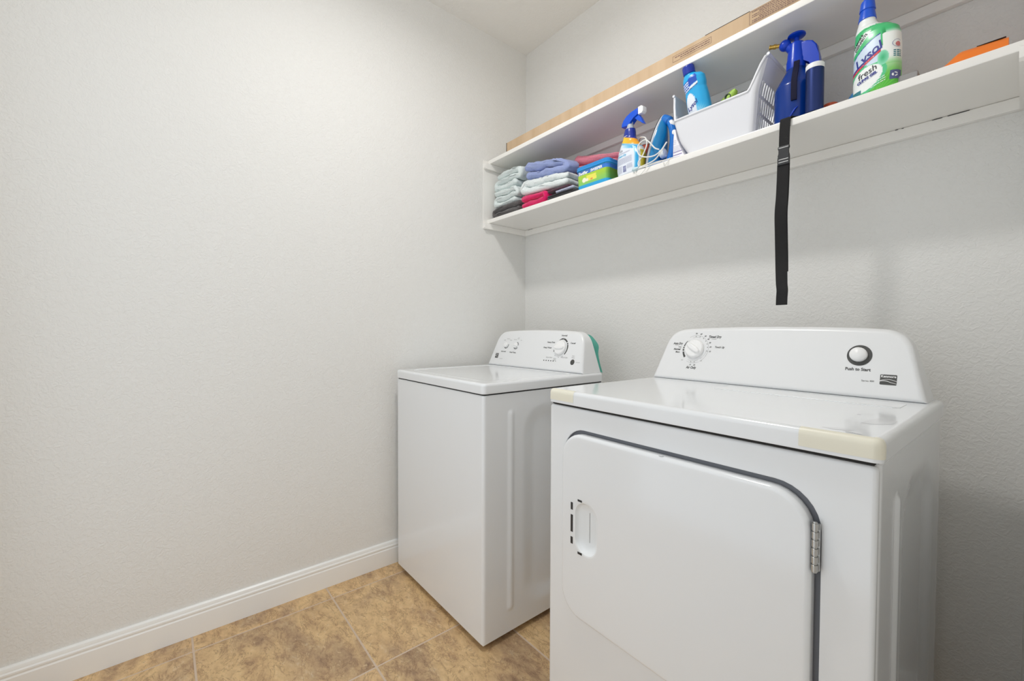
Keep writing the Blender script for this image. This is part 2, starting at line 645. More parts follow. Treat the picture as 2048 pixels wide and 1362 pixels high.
for zb, zt in ((1.6710, 1.7022), (1.9975, 2.0282)):
    obj('cleat', box((0.003, -0.018, zb), (RX - 0.003, -0.0005, zt), 0.0012, 1), M['shelfpaint'], shelf, smooth=0)
    obj('cleat', side_cleat(0.0032, 0.0200, zb, zt), M['shelfpaint'], shelf, smooth=0)
    obj('cleat', side_cleat(RX - 0.0300, RX - 0.0006, zb, zt), M['shelfpaint'], shelf, smooth=0)
obj('end_panel', box((0.0003, -0.3125, 1.672), (0.0028, -0.0005, 2.046), 0.0006, 1), M['shelfpaint'], shelf, smooth=0)
# hairline cracks where the caulk has opened along the back cleat
bm = bmesh.new()
for cx, w in ((1.735, 0.02), (1.765, 0.026), (1.79, 0.016), (1.658, 0.006), (1.672, 0.004)):
    add_box(bm, (cx, -0.0192, 1.7006), (cx + w, -0.0179, 1.7018))
for cx, w in ((0.045, 0.02), (0.07, 0.012)):
    add_box(bm, (cx, -0.0192, 1.7006), (cx + w, -0.0179, 1.7016))
obj('caulk_crack', bm, M['dark'], shelf, smooth=0)['kind'] = 'stuff'

# ------------------------------------------------------------------ washer and dryer
def emboss(s, z, W):
    """outward relief of the pressed side panel; s is the distance from the front"""
    d = sd_rrect(s, z, 0.175, 0.075, W - 0.085, 0.84, 0.11)
    dep = -0.011 * smooth01(-d / 0.07)
    rb = sd_rrect(s, z, 0.108, 0.10, 0.136, 0.826, 0.0139)
    return dep + 0.005 * smooth01(-rb / 0.012 + 0.15)

def cabinet_mesh(W, D, z0, z1, front=True):
    """cabinet with rounded front corners and the pressed relief on both sides"""
    r = 0.011
    ring = []
    NF, NS = 6, 96
    yf = -D
    for i in range(NF + 1):
        ring.append((r + (W - 2 * r) * i / NF, yf, None))
    for k in range(1, 5):
        a = math.radians(-90 + 90 * k / 5)
        ring.append((W - r + r * math.cos(a), yf + r + r * math.sin(a), None))
    for i in range(NS + 1):
        y = yf + r + (D - r) * i / NS
        ring.append((W, y, 1))
    for i in range(1, 5):
        ring.append((W - W * i / 5, 0.0, None))
    for i in range(NS + 1):
        y = -(D - r) * i / NS
        ring.append((0.0, y, -1))
    for k in range(1, 5):
        a = math.radians(180 + 90 * k / 5)
        ring.append((r + r * math.cos(a), yf + r + r * math.sin(a), None))
    rings = []
    NZ = 120
    for j in range(NZ + 1):
        z = z0 + (z1 - z0) * j / NZ
        row = []
        for x, y, sd in ring:
            dx = emboss(y + D, z, D) * sd if sd else 0.0
            row.append((x + dx, y, z))
        rings.append(row)
    # soft lip at the top and the bottom
    def ins(row, d, z):
        return [(min(max(x, d), W - d), min(max(y, yf + d), -d), z) for x, y, _ in row]
    rings = [ins(rings[0], 0.003, z0 - 0.003)] + rings + [ins(rings[-1], 0.003, z1 + 0.003)]
    return loft(rings)

def top_rings(x0, y0, x1, y1, r, prof, n=8):
    base = rrect(x0, y0, x1, y1, r, n)
    return [[(px, py, z) for px, py in inset_poly(base, o)] for o, z in prof]

def console_outline(xl, xr, zb, zt, lean=0.031, n=10):
    c = (xl + xr) / 2
    hw = (xr - xl) / 2
    left = [(-hw, zb), (-hw + lean * 0.88, zb + (zt - zb) * 0.66), (-hw + lean * 1.08, zb + (zt - zb) * 0.76), (-hw + lean * 1.55, zb + (zt - zb) * 0.875),
            (-hw + lean * 2.4, zb + (zt - zb) * 0.948), (-hw + lean * 3.8, zb + (zt - zb) * 0.972)]
    cm = [tuple(p) for p in catmull([Vector((x, z, 0)) for x, z in left[1:]], 5)]
    L = [left[0]] + [(p[0], p[1]) for p in cm]
    xe = L[-1][0]
    ze = L[-1][1]
    mid = []
    for i in range(1, 12):
        x = xe + (-2 * xe) * i / 12
        mid.append((x, ze + (zt - ze) * (1 - (x / xe) ** 2)))
    R = [(-x, z) for x, z in reversed(L)]
    out = L + mid + R               # clockwise seen from the front
    out = list(reversed(out))       # counter-clockwise in (x,z)
    return [(c + x, z) for x, z in out]

def console_mesh(outl, yf, yb, r=0.012):
    """outl in (x,z); yf(z), yb(z) front and back surfaces"""
    rings = [[(x, yb(z), z) for x, z in outl]]
    for k in range(6):
        a = PI / 2 * k / 5
        ins = inset_poly(outl, r * (1 - math.cos(a)))
        # keep the bottom edge on the deck
        ins = [(x, max(z, outl[0][1])) for x, z in ins]
        rings.append([(x, yf(z) + r * (1 - math.sin(a)), z) for x, z in ins])
    return loft(rings)

def knob_mesh(r, h, bar_ang, bar_w, bar_h):
    bm = lathe([(r * 0.97, 0.0), (r, 0.001), (r * 0.985, h * 0.55), (r * 0.93, h * 0.82), (r * 0.84, h), (0.0005, h * 1.05)], 48)
    # raised grip across the dial
    rings = []
    for zz, w, l in ((h * 0.7, 1.0, 1.0), (h + bar_h * 0.6, 0.8, 0.93), (h + bar_h * 0.9, 0.6, 0.86), (h + bar_h, 0.35, 0.75)):
        pts = []
        for i in range(32):
            a = 2 * PI * i / 32
            x = r * 0.9 * l * (abs(math.cos(a)) ** 0.8) * (1 if math.cos(a) >= 0 else -1)
            y = bar_w * w * (abs(math.sin(a)) ** 0.8) * (1 if math.sin(a) >= 0 else -1)
            ca, sa = math.cos(bar_ang), math.sin(bar_ang)
            pts.append((x * ca - y * sa, x * sa + y * ca, zz))
        rings.append(pts)
    add_loft(bm, rings)
    return bm

def on_front(yf, off=0.0005):
    return lambda x, z: (x, yf(z) - off, z)

def wave_logo(bm, fn, cx, cz, w, h, name=None, mi=0):
    """dark badge: name bar above two swooshes (white gaps are the panel showing through)"""
    x0, x1 = cx - w / 2, cx + w / 2
    n = 20
    pts = rrect(x0, cz - h / 2, x1, cz + h / 2, w * 0.06, 4)
    put(bm, (pts, [tuple(range(len(pts)))]), fn, mi)
    up = lambda x, z: (fn(x, z)[0], fn(x, z)[1] - 0.0004, fn(x, z)[2])
    def stroke(f, t0, t1, w0, w1):
        A, B = [], []
        for i in range(n + 1):
            t = i / n
            x = x0 + w * (t0 + (t1 - t0) * t)
            z = cz - h / 2 + h * f(t)
            q = (w0 + (w1 - w0) * t) * h / 2
            A.append((x, z - q))
            B.append((x, z + q))
        put(bm, quad_strip(A, B), up, 2)
    stroke(lambda t: 0.40 + 0.16 * math.sin(PI * (t * 0.95 + 0.02)) - 0.04 * t, 0.03, 1.0, 0.03, 0.04)
    stroke(lambda t: 0.34 + 0.07 * math.sin(PI * min(t * 1.6, 1.0)) - 0.20 * t * t, 0.0, 1.0, 0.07, 0.03)

# ---- washer -------------------------------------------------------
WX, WYB = 0.0576, -0.2016
W_W, W_D = 0.686, 0.640
washer = thing('washing_machine', 'white top-load washing machine in the back left corner', 'washing machine', (WX, WYB, 0))
obj('cabinet', cabinet_mesh(W_W, W_D, 0.023, 0.8845), M['enamel'], washer)
obj('gap_shade', box((0.006, -W_D + 0.006, 0.8872), (W_W - 0.006, -0.004, 0.8925)), M['dark'], washer, smooth=0)  # dark strip standing in for the shade under the top panel
prof = [(0.004, 0.8925), (-0.002, 0.893), (-0.003, 0.897), (-0.003, 0.919), (-0.0015, 0.925), (0.003, 0.9285), (0.009, 0.9295)]
base = rrect(0, -W_D, W_W, 0.0, 0.014, 8)
hatch = rrect(0.045, -W_D + 0.042, W_W - 0.045, -0.13, 0.05, 8)
rings = [[(x, y, z) for x, y in inset_poly(base, o)] for o, z in prof]
rings.append([(x, y, 0.9297) for x, y in inset_poly(hatch, -0.004)])
rings += [[(x, y, z) for x, y in inset_poly(hatch, o)] for o, z in ((-0.001, 0.9290), (0.002, 0.9262), (0.006, 0.9255))]
obj('top_panel', loft(rings), M['enamel'], washer)
lid = rrect(0.056, -W_D + 0.053, W_W - 0.056, -0.139, 0.042, 8)
rings = [[(x, y, z) for x, y in inset_poly(lid, o)] for o, z in ((0.0, 0.9258), (0.0, 0.9272), (0.003, 0.9282), (0.02, 0.9274), (0.038, 0.9270))]
obj('lid', loft(rings), M['enamel'], washer)
for sx in (0.05, W_W - 0.05):
    for sy in (-W_D + 0.05, -0.05):
        obj('foot', lathe([(0.016, 0.0), (0.018, 0.004), (0.014, 0.012), (0.01, 0.024)], 16, (sx, sy, 0.0005)), M['dark'], washer)
wyf = lambda z: -0.127 + (z - 0.929) / (1.115 - 0.929) * 0.062
wyb = lambda z: -0.004 - (z - 0.929) / (1.115 - 0.929) * 0.030
outl = console_outline(0.010, W_W - 0.010, 0.9299, 1.1150)
obj('console', console_mesh(outl, wyf, wyb), M['enamel_panel'], washer)
wt = math.atan(0.062 / 0.186)
def w_knob(name, x, z, r, h, ang, bw, bh):
    return obj(name, knob_mesh(r, h, ang, bw, bh), M['plastic_white'], washer, loc=(x, wyf(z) - 0.0008, z), rot=(PI / 2 - wt, 0, 0))
w_knob('knob', 0.128, 1.037, 0.0135, 0.008, math.radians(62), 0.004, 0.005)
w_knob('knob', 0.206, 1.036, 0.0135, 0.008, math.radians(-8), 0.004, 0.005)
w_knob('knob', 0.520, 1.034, 0.033, 0.012, math.radians(0), 0.012, 0.007)
fr = on_front(wyf)
bm = bmesh.new()
put(bm, arc_band(0.130, 1.037, 0.0150, 0.0182, -130, 15), fr)
put(bm, arc_band(0.208, 1.036, 0.0150, 0.0182, -165, -35), fr)
put(bm, arc_band(0.208, 1.036, 0.0150, 0.0182, 5, 80), fr)
put(bm, arc_band(0.520, 1.034, 0.038, 0.0395, 118, 82, r0b=0.038, r1b=0.045), fr)
put(bm, arc_band(0.520, 1.034, 0.038, 0.045, 79, 40), fr)
put(bm, arc_band(0.520, 1.034, 0.038, 0.045, 33, 25), fr)
put(bm, arc_band(0.520, 1.034, 0.038, 0.045, 22, -42, r0b=0.038, r1b=0.043), fr)
put(bm, arc_band(0.520, 1.034, 0.038, 0.0385, 180, 206, r0b=0.038, r1b=0.0435), fr)
for a in (-125, -90, -58):
    ca, sa = math.cos(math.radians(a)), math.sin(math.radians(a))
    put(bm, arc_band(0.520 + 0.042 * ca, 1.034 + 0.042 * sa, 0, 0.0016, 0, 360, 10), fr)
put(bm, arc_band(0.609, 0.9755, 0, 0.0118, 0, 360, 24), fr)
for k in range(6):
    put(bm, arc_band(0.432 + 0.0152 * k, 0.9745, 0, 0.0034 if k < 5 else 0.002, 0, 360, 12, sx=1.1, sy=0.72), fr)
def wtxt(s, x, z, size, bold=0.0002, mi=0, bmx=None):
    put(bm, text_polys(s, size, 0.0, bold, 1.0, 1.12), lambda a, c: fr(x + a, z + c), mi)
wtxt('Soil Level', 0.118, 1.003, 0.0090)
wtxt('Wash Temp', 0.194, 1.001, 0.0090)
wtxt('Light', 0.107, 1.062, 0.0062, 0, 1)
wtxt('Normal', 0.134, 1.069, 0.0062, 0, 1)
wtxt('Heavy', 0.157, 1.0625, 0.0062, 0, 1)
wtxt('Tap Cold', 0.190, 1.066, 0.0052, 0, 1)
wtxt('Cool', 0.214, 1.075, 0.0055, 0, 1)
wtxt('Warm', 0.214, 1.0695, 0.0055, 0, 1)
wtxt('Hot', 0.238, 1.063, 0.0062, 0, 1)
wtxt('Normal', 0.526, 1.090, 0.0098)
wtxt('Heavy Duty', 0.452, 1.058, 0.0094)
wtxt('Deep Water', 0.437, 1.033, 0.0094)
wtxt('Casual', 0.588, 1.057, 0.0098)
wtxt('Quick Wash', 0.462, 0.989, 0.0072, 0, 1)
wtxt('Drain', 0.499, 0.986, 0.0066, 0, 1)
wtxt('& Spin', 0.499, 0.980, 0.0066, 0, 1)
wtxt('Rinse & Spin', 0.555, 0.993, 0.0072, 0, 1)
wtxt('Start', 0.608, 1.002, 0.0066, 0, 1)
wtxt('Pause', 0.608, 0.9945, 0.0066, 0, 1)
wtxt('Lid Lock', 0.640, 0.976, 0.0056, 0, 1)
wtxt('Series 100', 0.112, 0.966, 0.0054, 0, 1)
wave_logo(bm, fr, 0.072, 0.980, 0.026, 0.024)
put(bm, text_polys('Kenmore', 0.0068, 0, 0.0001, 1.0, 0.8), lambda a, c: on_front(wyf, 0.0009)(0.072 + a, 0.9868 + c), 2)
o = obj('printed_markings', bm, [M['ink'], M['ink_grey'], M['plastic_white']], washer, smooth=0)
o['kind'] = 'stuff'

# ---- dryer --------------------------------------------------------
DX, DYB = 1.0467, -0.1997
D_W, D_D = 0.7374, 0.6116
dryer = thing('clothes_dryer', 'white front-load clothes dryer with taped corners in front of the washer', 'dryer', (DX, DYB, 0), math.radians(-1.2956))
bm = cabinet_mesh(D_W, D_D - 0.014, 0.030, 0.898)
obj('cabinet', bm, M['enamel'], dryer)
# front panel with the door opening
def fp_rings():
    x0, x1, z0, z1 = 0.0005, D_W - 0.0005, 0.026, 0.8995
    outer = rrect(x0, z0, x1, z1, 0.010, 8)
    door_o = rrect(0.0595, 0.3315, 0.6645, 0.8430, 0.072, 8)
    yb, yf = -D_D + 0.012, -D_D
    R = []
    R.append([(x, yb, z) for x, z in outer])
    R.append([(x, yf + 0.007, z) for x, z in outer])
    for k in range(1, 5):
        a = PI / 2 * k / 4
        R.append([(x, yf + 0.007 * (1 - math.sin(a)), z) for x, z in inset_poly(outer, 0.007 * (1 - math.cos(a)))])
    R.append([(x, yf, z) for x, z in rrect(x0 + 0.012, z0 + 0.012, x1 - 0.012, z1 - 0.012, 0.004, 8)])
    R.append([(x, yf, z) for x, z in inset_poly(door_o, -0.010)])
    R.append([(x, yf, z) for x, z in inset_poly(door_o, -0.0025)])
    R.append([(x, yf + 0.0008, z) for x, z in inset_poly(door_o, -0.0008)])
    R.append([(x, yf + 0.003, z) for x, z in door_o])
    R.append([(x, yf + 0.0110, z) for x, z in inset_poly(door_o, 0.001)])
    return R
bm = loft(fp_rings(), cap0=True, cap1=True)
fpo = obj('front_panel', bm, [M['enamel'], M['channel_shade']], dryer)
for p in fpo.data.polygons:
    if p.center.y > -D_D + 0.0050 and 0.05 < p.center.x < 0.67 and 0.33 < p.center.z < 0.845:
        p.material_index = 1  # recess faces take the grey that paints in the gap's shade
# door: rounded slab with a scooped handle
def door_rings():
    o = rrect(0.0630, 0.3350, 0.6545, 0.8330, 0.068, 8)
    yb, yf, r = -D_D + 0.0100, -D_D - 0.0150, 0.0095
    R = [[(x, yb, z) for x, z in inset_poly(o, 0.004)], [(x, yb - 0.002, z) for x, z in o], [(x, yf + r, z) for x, z in o]]
    for k in range(1, 7):
        a = PI / 2 * k / 6
        R.append([(x, yf + r * (1 - math.sin(a)), z) for x, z in inset_poly(o, r * (1 - math.cos(a)))])
    R.append([(x, yf, z) for x, z in inset_poly(o, 0.016)])
    hnd = rrect(0.1150, 0.5190, 0.1900, 0.6560, 0.037, 8)
    R.append([(x, yf, z) for x, z in inset_poly(hnd, -0.006)])
    R.append([(x, yf + 0.0002, z) for x, z in inset_poly(hnd, -0.003)])
    for k in range(10):
        ins = 0.026 * k / 9
        q = 1 - ins / 0.030
        R.append([(x, yf + 0.0010 + 0.017 * math.sqrt(max(0.0, 1 - q * q)), z) for x, z in inset_poly(hnd, ins)])
    for ins in (0.0285,):
        R.append([(x, yf + 0.0180, z) for x, z in inset_poly(hnd, ins)])
    return R
dro = obj('door', loft(door_rings()), [M['enamel'], M['scoop']], dryer, smooth=50)
for p in dro.data.polygons:
    if p.center.y > -D_D - 0.0146 and 0.112 < p.center.x < 0.193 and 0.515 < p.center.z < 0.660 and p.center.y < -D_D + 0.006:
        p.material_index = 1
yd = -D_D - 0.0150
for x0, z0, x1, z1, sk in ((0.1000, 0.626, 0.1075, 0.646, 0), (0.1000, 0.5655, 0.1080, 0.6125, 0), (0.1000, 0.533, 0.1080, 0.552, 0),
                           (0.1250, 0.6555, 0.1400, 0.6610, 0), (0.1258, 0.5140, 0.1410, 0.5200, 0)):
    obj('slot_mark', box((x0, yd - 0.0008, z0), (x1, yd + 0.0005, z1), 0.0003, 1), M['black'], dryer, smooth=0)
obj('latch_tab', box((0.3630, yd + 0.003, 0.8330), (0.3725, yd + 0.010, 0.8352), 0.0004, 1), M['scuff'], dryer, smooth=0)
for zc in (0.747, 0.425):
    bm = bmesh.new()
    for k in range(6):
        z0 = zc - 0.042 + 0.014 * k
        add_lathe(bm, [(0.0040, 0.0008), (0.0050, 0.0016), (0.0050, 0.0124), (0.0040, 0.0132)], 16, (0.6595, yd + 0.0035, z0))
    add_lathe(bm, [(0.0022, -0.001), (0.0036, 0.0), (0.0036, 0.085), (0.0024, 0.0865)], 14, (0.6595, yd + 0.0035, zc - 0.0425))
    add_box(bm, (0.6545, yd + 0.0065, zc - 0.040), (0.6655, yd + 0.0115, zc + 0.040))
    obj('hinge', bm, M['steel'], dryer)
for sx in (0.06, D_W - 0.06):
    for sy in (-D_D + 0.06, -0.06):
        obj('foot', lathe([(0.018, 0.0), (0.02, 0.005), (0.014, 0.014), (0.01, 0.03)], 16, (sx, sy, 0.0005)), M['dark'], dryer)
obj('gap_shade', box((0.008, -D_D + 0.005, 0.9005), (D_W - 0.006, -0.004, 0.9075)), M['dark'], dryer, smooth=0)  # dark filler drawn as the shade in the gap below the top
# top
TP = dict(x0=0.0045, y0=-D_D - 0.0095, x1=D_W + 0.0065, y1=0.0)
tprof = [(0.004, 0.9065), (0.0005, 0.9075), (0.0, 0.910), (0.0, 0.9335), (0.0010, 0.9385), (0.0035, 0.9425), (0.0075, 0.9445), (0.013, 0.945)]
tbase = rrect(TP['x0'], TP['y0'], TP['x1'], TP['y1'], 0.013, 10)
obj('top_panel', loft([[(x, y, z) for x, y in inset_poly(tbase, o)] for o, z in tprof]), M['enamel'], dryer)
# lint screen flap lying in the deck
lf = [(0.300, -0.243), (0.689, -0.243), (0.700, -0.232), (0.700, -0.160), (0.689, -0.150), (0.300, -0.150)]
rings = [[(x, y, z) for x, y in inset_poly(lf, o)] for o, z in ((0.0, 0.9448), (0.0, 0.9462), (0.002, 0.9468), (0.006, 0.9469))]
obj('lint_flap', loft(rings), M['enamel'], dryer)
# yellowed tape wrapped over the front corners
def tape(path, prof, off=0.0005):
    """path: list of (x, y, nx, ny) along the edge, n pointing outwards"""
    rings = [[(x - nx * o + nx * off, y - ny * o + ny * off, z + (off if o > 0.003 else 0)) for o, z in prof] for x, y, nx, ny in path]
    return loft(rings, cap0=False, cap1=False, closed=False)
pf = [(0.0, 0.9150), (0.0, 0.9250), (0.0, 0.9335), (0.0010, 0.9385), (0.0035, 0.9425), (0.0075, 0.9445), (0.013, 0.945), (0.022, 0.945)]
def corner(cx, cy, r, a0, a1, n=8):
    return [(cx + r * math.cos(math.radians(a0 + (a1 - a0) * i / n)), cy + r * math.sin(math.radians(a0 + (a1 - a0) * i / n)),
             math.cos(math.radians(a0 + (a1 - a0) * i / n)), math.sin(math.radians(a0 + (a1 - a0) * i / n))) for i in range(n + 1)]
pl = corner(TP['x0'] + 0.013, TP['y0'] + 0.013, 0.013, 180, 270) + [(x, TP['y0'], 0, -1) for x in (0.04, 0.07, 0.101)]
pr_ = [(x, TP['y0'], 0, -1) for x in (0.632, 0.66, 0.70)] + corner(TP['x1'] - 0.013, TP['y0'] + 0.013, 0.013, 270, 360) + [(TP['x1'], TP['y0'] + 0.016, 1, 0), (TP['x1'], TP['y0'] + 0.019, 1, 0)]
o = obj('tape', tape(pl, pf[:-1] + [(0.0128, 0.945)]), M['tape'], dryer)
o['label'] = 'short yellowed tape strip on the left front corner'
o = obj('tape', tape(pr_, [(0.0, 0.9135)] + pf[1:-1] + [(0.0128, 0.945)]), M['tape'], dryer)
o['label'] = 'long yellowed tape strip with a torn edge on the right front corner'
# tear line and scuffs on the deck
bm = bmesh.new()
pts = [(0.688, -0.596), (0.700, -0.599), (0.712, -0.603), (0.719, -0.609)]
A = [(x, y) for x, y in pts]
B = [(x + 0.0006, y - 0.0022 * (1 if 0 < i < 3 else 0.3)) for i, (x, y) in enumerate(pts)]
put(bm, quad_strip(A, B), lambda x, y: (x, y, 0.9460))
for cx, cy, w in ((0.662, -0.395, 0.006), (0.47, -0.262, 0.004), (0.05, -0.598, 0.002), (0.093, -0.596, 0.002)):
    put(bm, rect_patch(cx, cy, cx + w, cy + 0.0016), lambda x, y: (x, y, 0.9453))
obj('tear_line', bm, M['dark'], dryer, smooth=0)['kind'] = 'stuff'
bm = bmesh.new()
sm = [(0.688, -0.486), (0.705, -0.489), (0.727, -0.462), (0.727, -0.418), (0.716, -0.404), (0.698, -0.412), (0.690, -0.445)]
vs = [bm.verts.new((x, y, 0.9452)) for x, y in sm]
bm.faces.new(vs)
sm = [(0.655, -0.585), (0.672, -0.590), (0.692, -0.584), (0.700, -0.570), (0.682, -0.566), (0.664, -0.572)]
bm.faces.new([bm.verts.new((x, y, 0.9452)) for x, y in sm])
obj('scuff_mark', bm, M['scuff'], dryer, smooth=0)['kind'] = 'stuff'
# console
dyf = lambda z: -0.1146 + (z - 0.945) / (1.1255 - 0.945) * 0.062
dyb = lambda z: -0.014 - (z - 0.945) / (1.1255 - 0.945) * 0.012
outl = console_outline(0.0105, D_W - 0.0105, 0.9452, 1.1255, 0.0335)
obj('console', console_mesh(outl, dyf, dyb), M['enamel_panel'], dryer)
dt = math.atan(0.062 / 0.1805)
obj('knob', knob_mesh(0.0320, 0.012, math.radians(-33), 0.0115, 0.008), M['plastic_white'], dryer, loc=(0.1510, dyf(1.051) - 0.0008, 1.051), rot=(PI / 2 - dt, 0, 0))
kb = lathe([(0.0185, 0.0), (0.0185, 0.006), (0.0178, 0.0100), (0.0150, 0.0135), (0.009, 0.0160), (0.0005, 0.0168)], 40)
obj('start_button', kb, M['plastic_white'], dryer, loc=(0.5935, dyf(1.051) - 0.0005, 1.0510), rot=(PI / 2 - dt, 0, 0))
fr2 = on_front(dyf)
bm = bmesh.new()
KX, KZ = 0.1510, 1.0505
put(bm, arc_band(0.5950, 1.0500, 0, 0.0262, 0, 360, 40), fr2)
put(bm, arc_band(KX, KZ, 0.0395, 0.0410, 139, 168, r0b=0.0385, r1b=0.0425), fr2)
put(bm, arc_band(KX, KZ, 0.0385, 0.0428, 171, 179), fr2)
put(bm, arc_band(KX, KZ, 0.0380, 0.0436, 182, 190), fr2)
put(bm, arc_band(KX, KZ, 0.0380, 0.0436, 194, 222, r0b=0.0380, r1b=0.0450), fr2)
def thin_arc(r, a0, a1, w=0.0005):
    put(bm, arc_band(KX, KZ, r, r + w, a0, a1, 24), fr2, 1)
thin_arc(0.0400, 110, 75)
thin_arc(0.0460, 122, -52)
thin_arc(0.0400, -2, -52)
thin_arc(0.0400, -62, -118)
thin_arc(0.0460, -62, -118)
for a, lab in ((95, '70'), (76, '60'), (57, '50'), (40, '40'), (25, '30'), (9, '20'), (-7, '10'), (-98, '10'), (-82, '20')):
    ca, sa = math.cos(math.radians(a)), math.sin(math.radians(a))
    put(bm, arc_band(KX + 0.0430 * ca, KZ + 0.0430 * sa, 0, 0.0013, 0, 360, 10), fr2)
    rr = 0.0525 if a > -20 else 0.0535
    put(bm, text_polys(lab, 0.0066, 0.25, 0.0001), lambda x, z: fr2(KX + rr * ca + x, KZ + rr * sa + z), 0)
def dtxt(s, x, z, size, bold=0.00035, mi=0, shear=0.22, wx=0.84):
    put(bm, text_polys(s, size, shear, bold, 1.04, wx), lambda a, c: fr2(x + a, z + c), mi)
dtxt('Timed Dry', 0.2120, 1.0925, 0.0108)
dtxt('(minutes)', 0.2105, 1.0855, 0.0048, 0, 1)
dtxt('Auto Dry', 0.0860, 1.0680, 0.0100)
dtxt('(sensor)', 0.0840, 1.0625, 0.0048, 0, 1)
dtxt('Less', 0.0950, 1.0565, 0.0070, 0.0001)
dtxt('Normal', 0.0860, 1.0480, 0.0090)
dtxt('More', 0.0900, 1.0385, 0.0080, 0.0002)
dtxt('Touch Up', 0.2330, 1.0590, 0.0088, 0.0002)
dtxt('Air Only', 0.1490, 0.9885, 0.0110)
dtxt('OFF', 0.1270, 1.0760, 0.0050, 0, 1)
dtxt('OFF', 0.1790, 1.0120, 0.0050, 0, 1)
dtxt('OFF', 0.1120, 1.0115, 0.0050, 0, 1)
dtxt('Push to Start', 0.5945, 1.0145, 0.0102, 0.00035, 0, 0.0, 0.92)
dtxt('Series 400', 0.6170, 0.9872, 0.0058, 0, 0, 0.0, 1.0)
wave_logo(bm, fr2, 0.6560, 0.9935, 0.0315, 0.0245)
put(bm, text_polys('Kenmore', 0.0080, 0, 0.0002, 1.0, 0.93), lambda a, c: on_front(dyf, 0.0009)(0.6560 + a, 1.0012 + c), 2)
o = obj('printed_markings', bm, [M['ink'], M['ink_grey'], M['plastic_white']], dryer, smooth=0)
o['kind'] = 'stuff'

# teal cloth hanging down behind the right end of the washer console
outl_w = console_outline(0.010, W_W - 0.010, 0.9299, 1.1150)
prof_c = [(0.612, 1.100, 0.644, 1.094), (0.628, 1.086, 0.660, 1.082), (0.650, 1.050, 0.690, 1.046), (0.664, 1.014, 0.690, 1.010), (0.676, 0.975, 0.702, 0.970), (0.690, 0.940, 0.718, 0.936), (0.694, 0.932, 0.724, 0.926)]
cl = catmull([Vector((a, b, 0)) for a, b, c, e in prof_c], 6)
cr = catmull([Vector((c, e, 0)) for a, b, c, e in prof_c], 6)
rows = []
for i, (pa, pb) in enumerate(zip(cl, cr)):
    tt = i / (len(cl) - 1)
    row = []
    for k in range(13):
        q = k / 12
        row.append((pa.x + (pb.x - pa.x) * q, -0.192 + 0.020 * q + 0.006 * math.sin(q * 6 + tt * 5), pa.y + (pb.y - pa.y) * q))
    rows.append(row)
bm = loft(rows, cap0=False, cap1=False, closed=False)
bmesh.ops.solidify(bm, geom=list(bm.faces), thickness=0.003)
tag(obj('cleaning_cloth', bm, M['teal']), 'teal cloth hanging down behind the right end of the washer console', 'cloth')

# ------------------------------------------------------------------ painted surfaces
def paint(o, cols):
    """cols: one sRGB 0-255 colour per vertex, the print of the label"""
    me = o.data
    at = me.color_attributes.new('paint', 'FLOAT_COLOR', 'POINT')
    flat = []
    for c in cols:
        flat += [*rgb(*c), 1.0]
    at.data.foreach_set('color', flat)

def mixc(a, b, t):
    t = min(max(t, 0), 1)
    return tuple(x + (y - x) * t for x, y in zip(a, b))

def interp(keys, z):
    """piecewise smooth interpolation of tuples (z, v1, v2, ...)"""
    if z <= keys[0][0]:
        return keys[0][1:]
    for k0, k1 in zip(keys[:-1], keys[1:]):
        if z <= k1[0]:
            t = (z - k0[0]) / (k1[0] - k0[0])
            t = t * t * (3 - 2 * t) * 0.5 + t * 0.5
            return tuple(a + (b - a) * t for a, b in zip(k0[1:], k1[1:]))
    return keys[-1][1:]

def spow(v, e):
    return math.copysign(abs(v) ** e, v)

def bottle_rings(keys, nz, n=72):
    """keys: (z, half width, half depth, centre x, squareness)"""
    z0, z1 = keys[0][0], keys[-1][0]
    rings, uv = [], []
    for j in range(nz + 1):
        z = z0 + (z1 - z0) * j / nz
        a, b, c, e = interp(keys, z)
        row = []
        for i in range(n):
            th = 2 * PI * i / n
            row.append((c + a * spow(math.cos(th), 2 / e), b * spow(math.sin(th), 2 / e), z))
            uv.append((a * spow(math.cos(th), 2 / e), b * spow(math.sin(th), 2 / e), z, a))
        rings.append(row)
    return rings, uv

def bottle_front(keys, off=0.0006):
    """label point (u, z) laid on the front of the bottle"""
    def fn(u, z):
        a, b, c, e = interp(keys, z)
        t = min(abs(u - 0) / a, 0.995)
        return (c + u, -b * (1 - t ** e) ** (1 / e) - off, z)
    return fn

def subdiv_text(vf, n=1):
    return vf

MV = vcol_mat('printed_plastic', 0.3, 0.2)
MB = {}
MB['blue'] = mat('royal_blue_plastic', rgb(4, 84, 214), 0.35, coat=0.1)
MB['navyink'] = mat('navy_print', rgb(40, 52, 140), 0.5)
MB['redink'] = mat('red_print', rgb(206, 50, 60), 0.5)
MB['whiteink'] = mat('white_print', rgb(244, 246, 246), 0.5)
MB['greyink'] = mat('grey_label_print', rgb(158, 160, 186), 0.5)
MB['blackink'] = mat('black_print', rgb(44, 46, 50), 0.5)
MB['tealink'] = mat('teal_print', rgb(60, 130, 140), 0.5)
MB['lightblueink'] = mat('light_blue_print', rgb(110, 190, 226), 0.5)
MB['purpleink'] = mat('purple_print', rgb(96, 60, 150), 0.5)
MB['clear'] = mat('frosted_plastic', rgb(214, 222, 232), 0.35, trans=0.3)

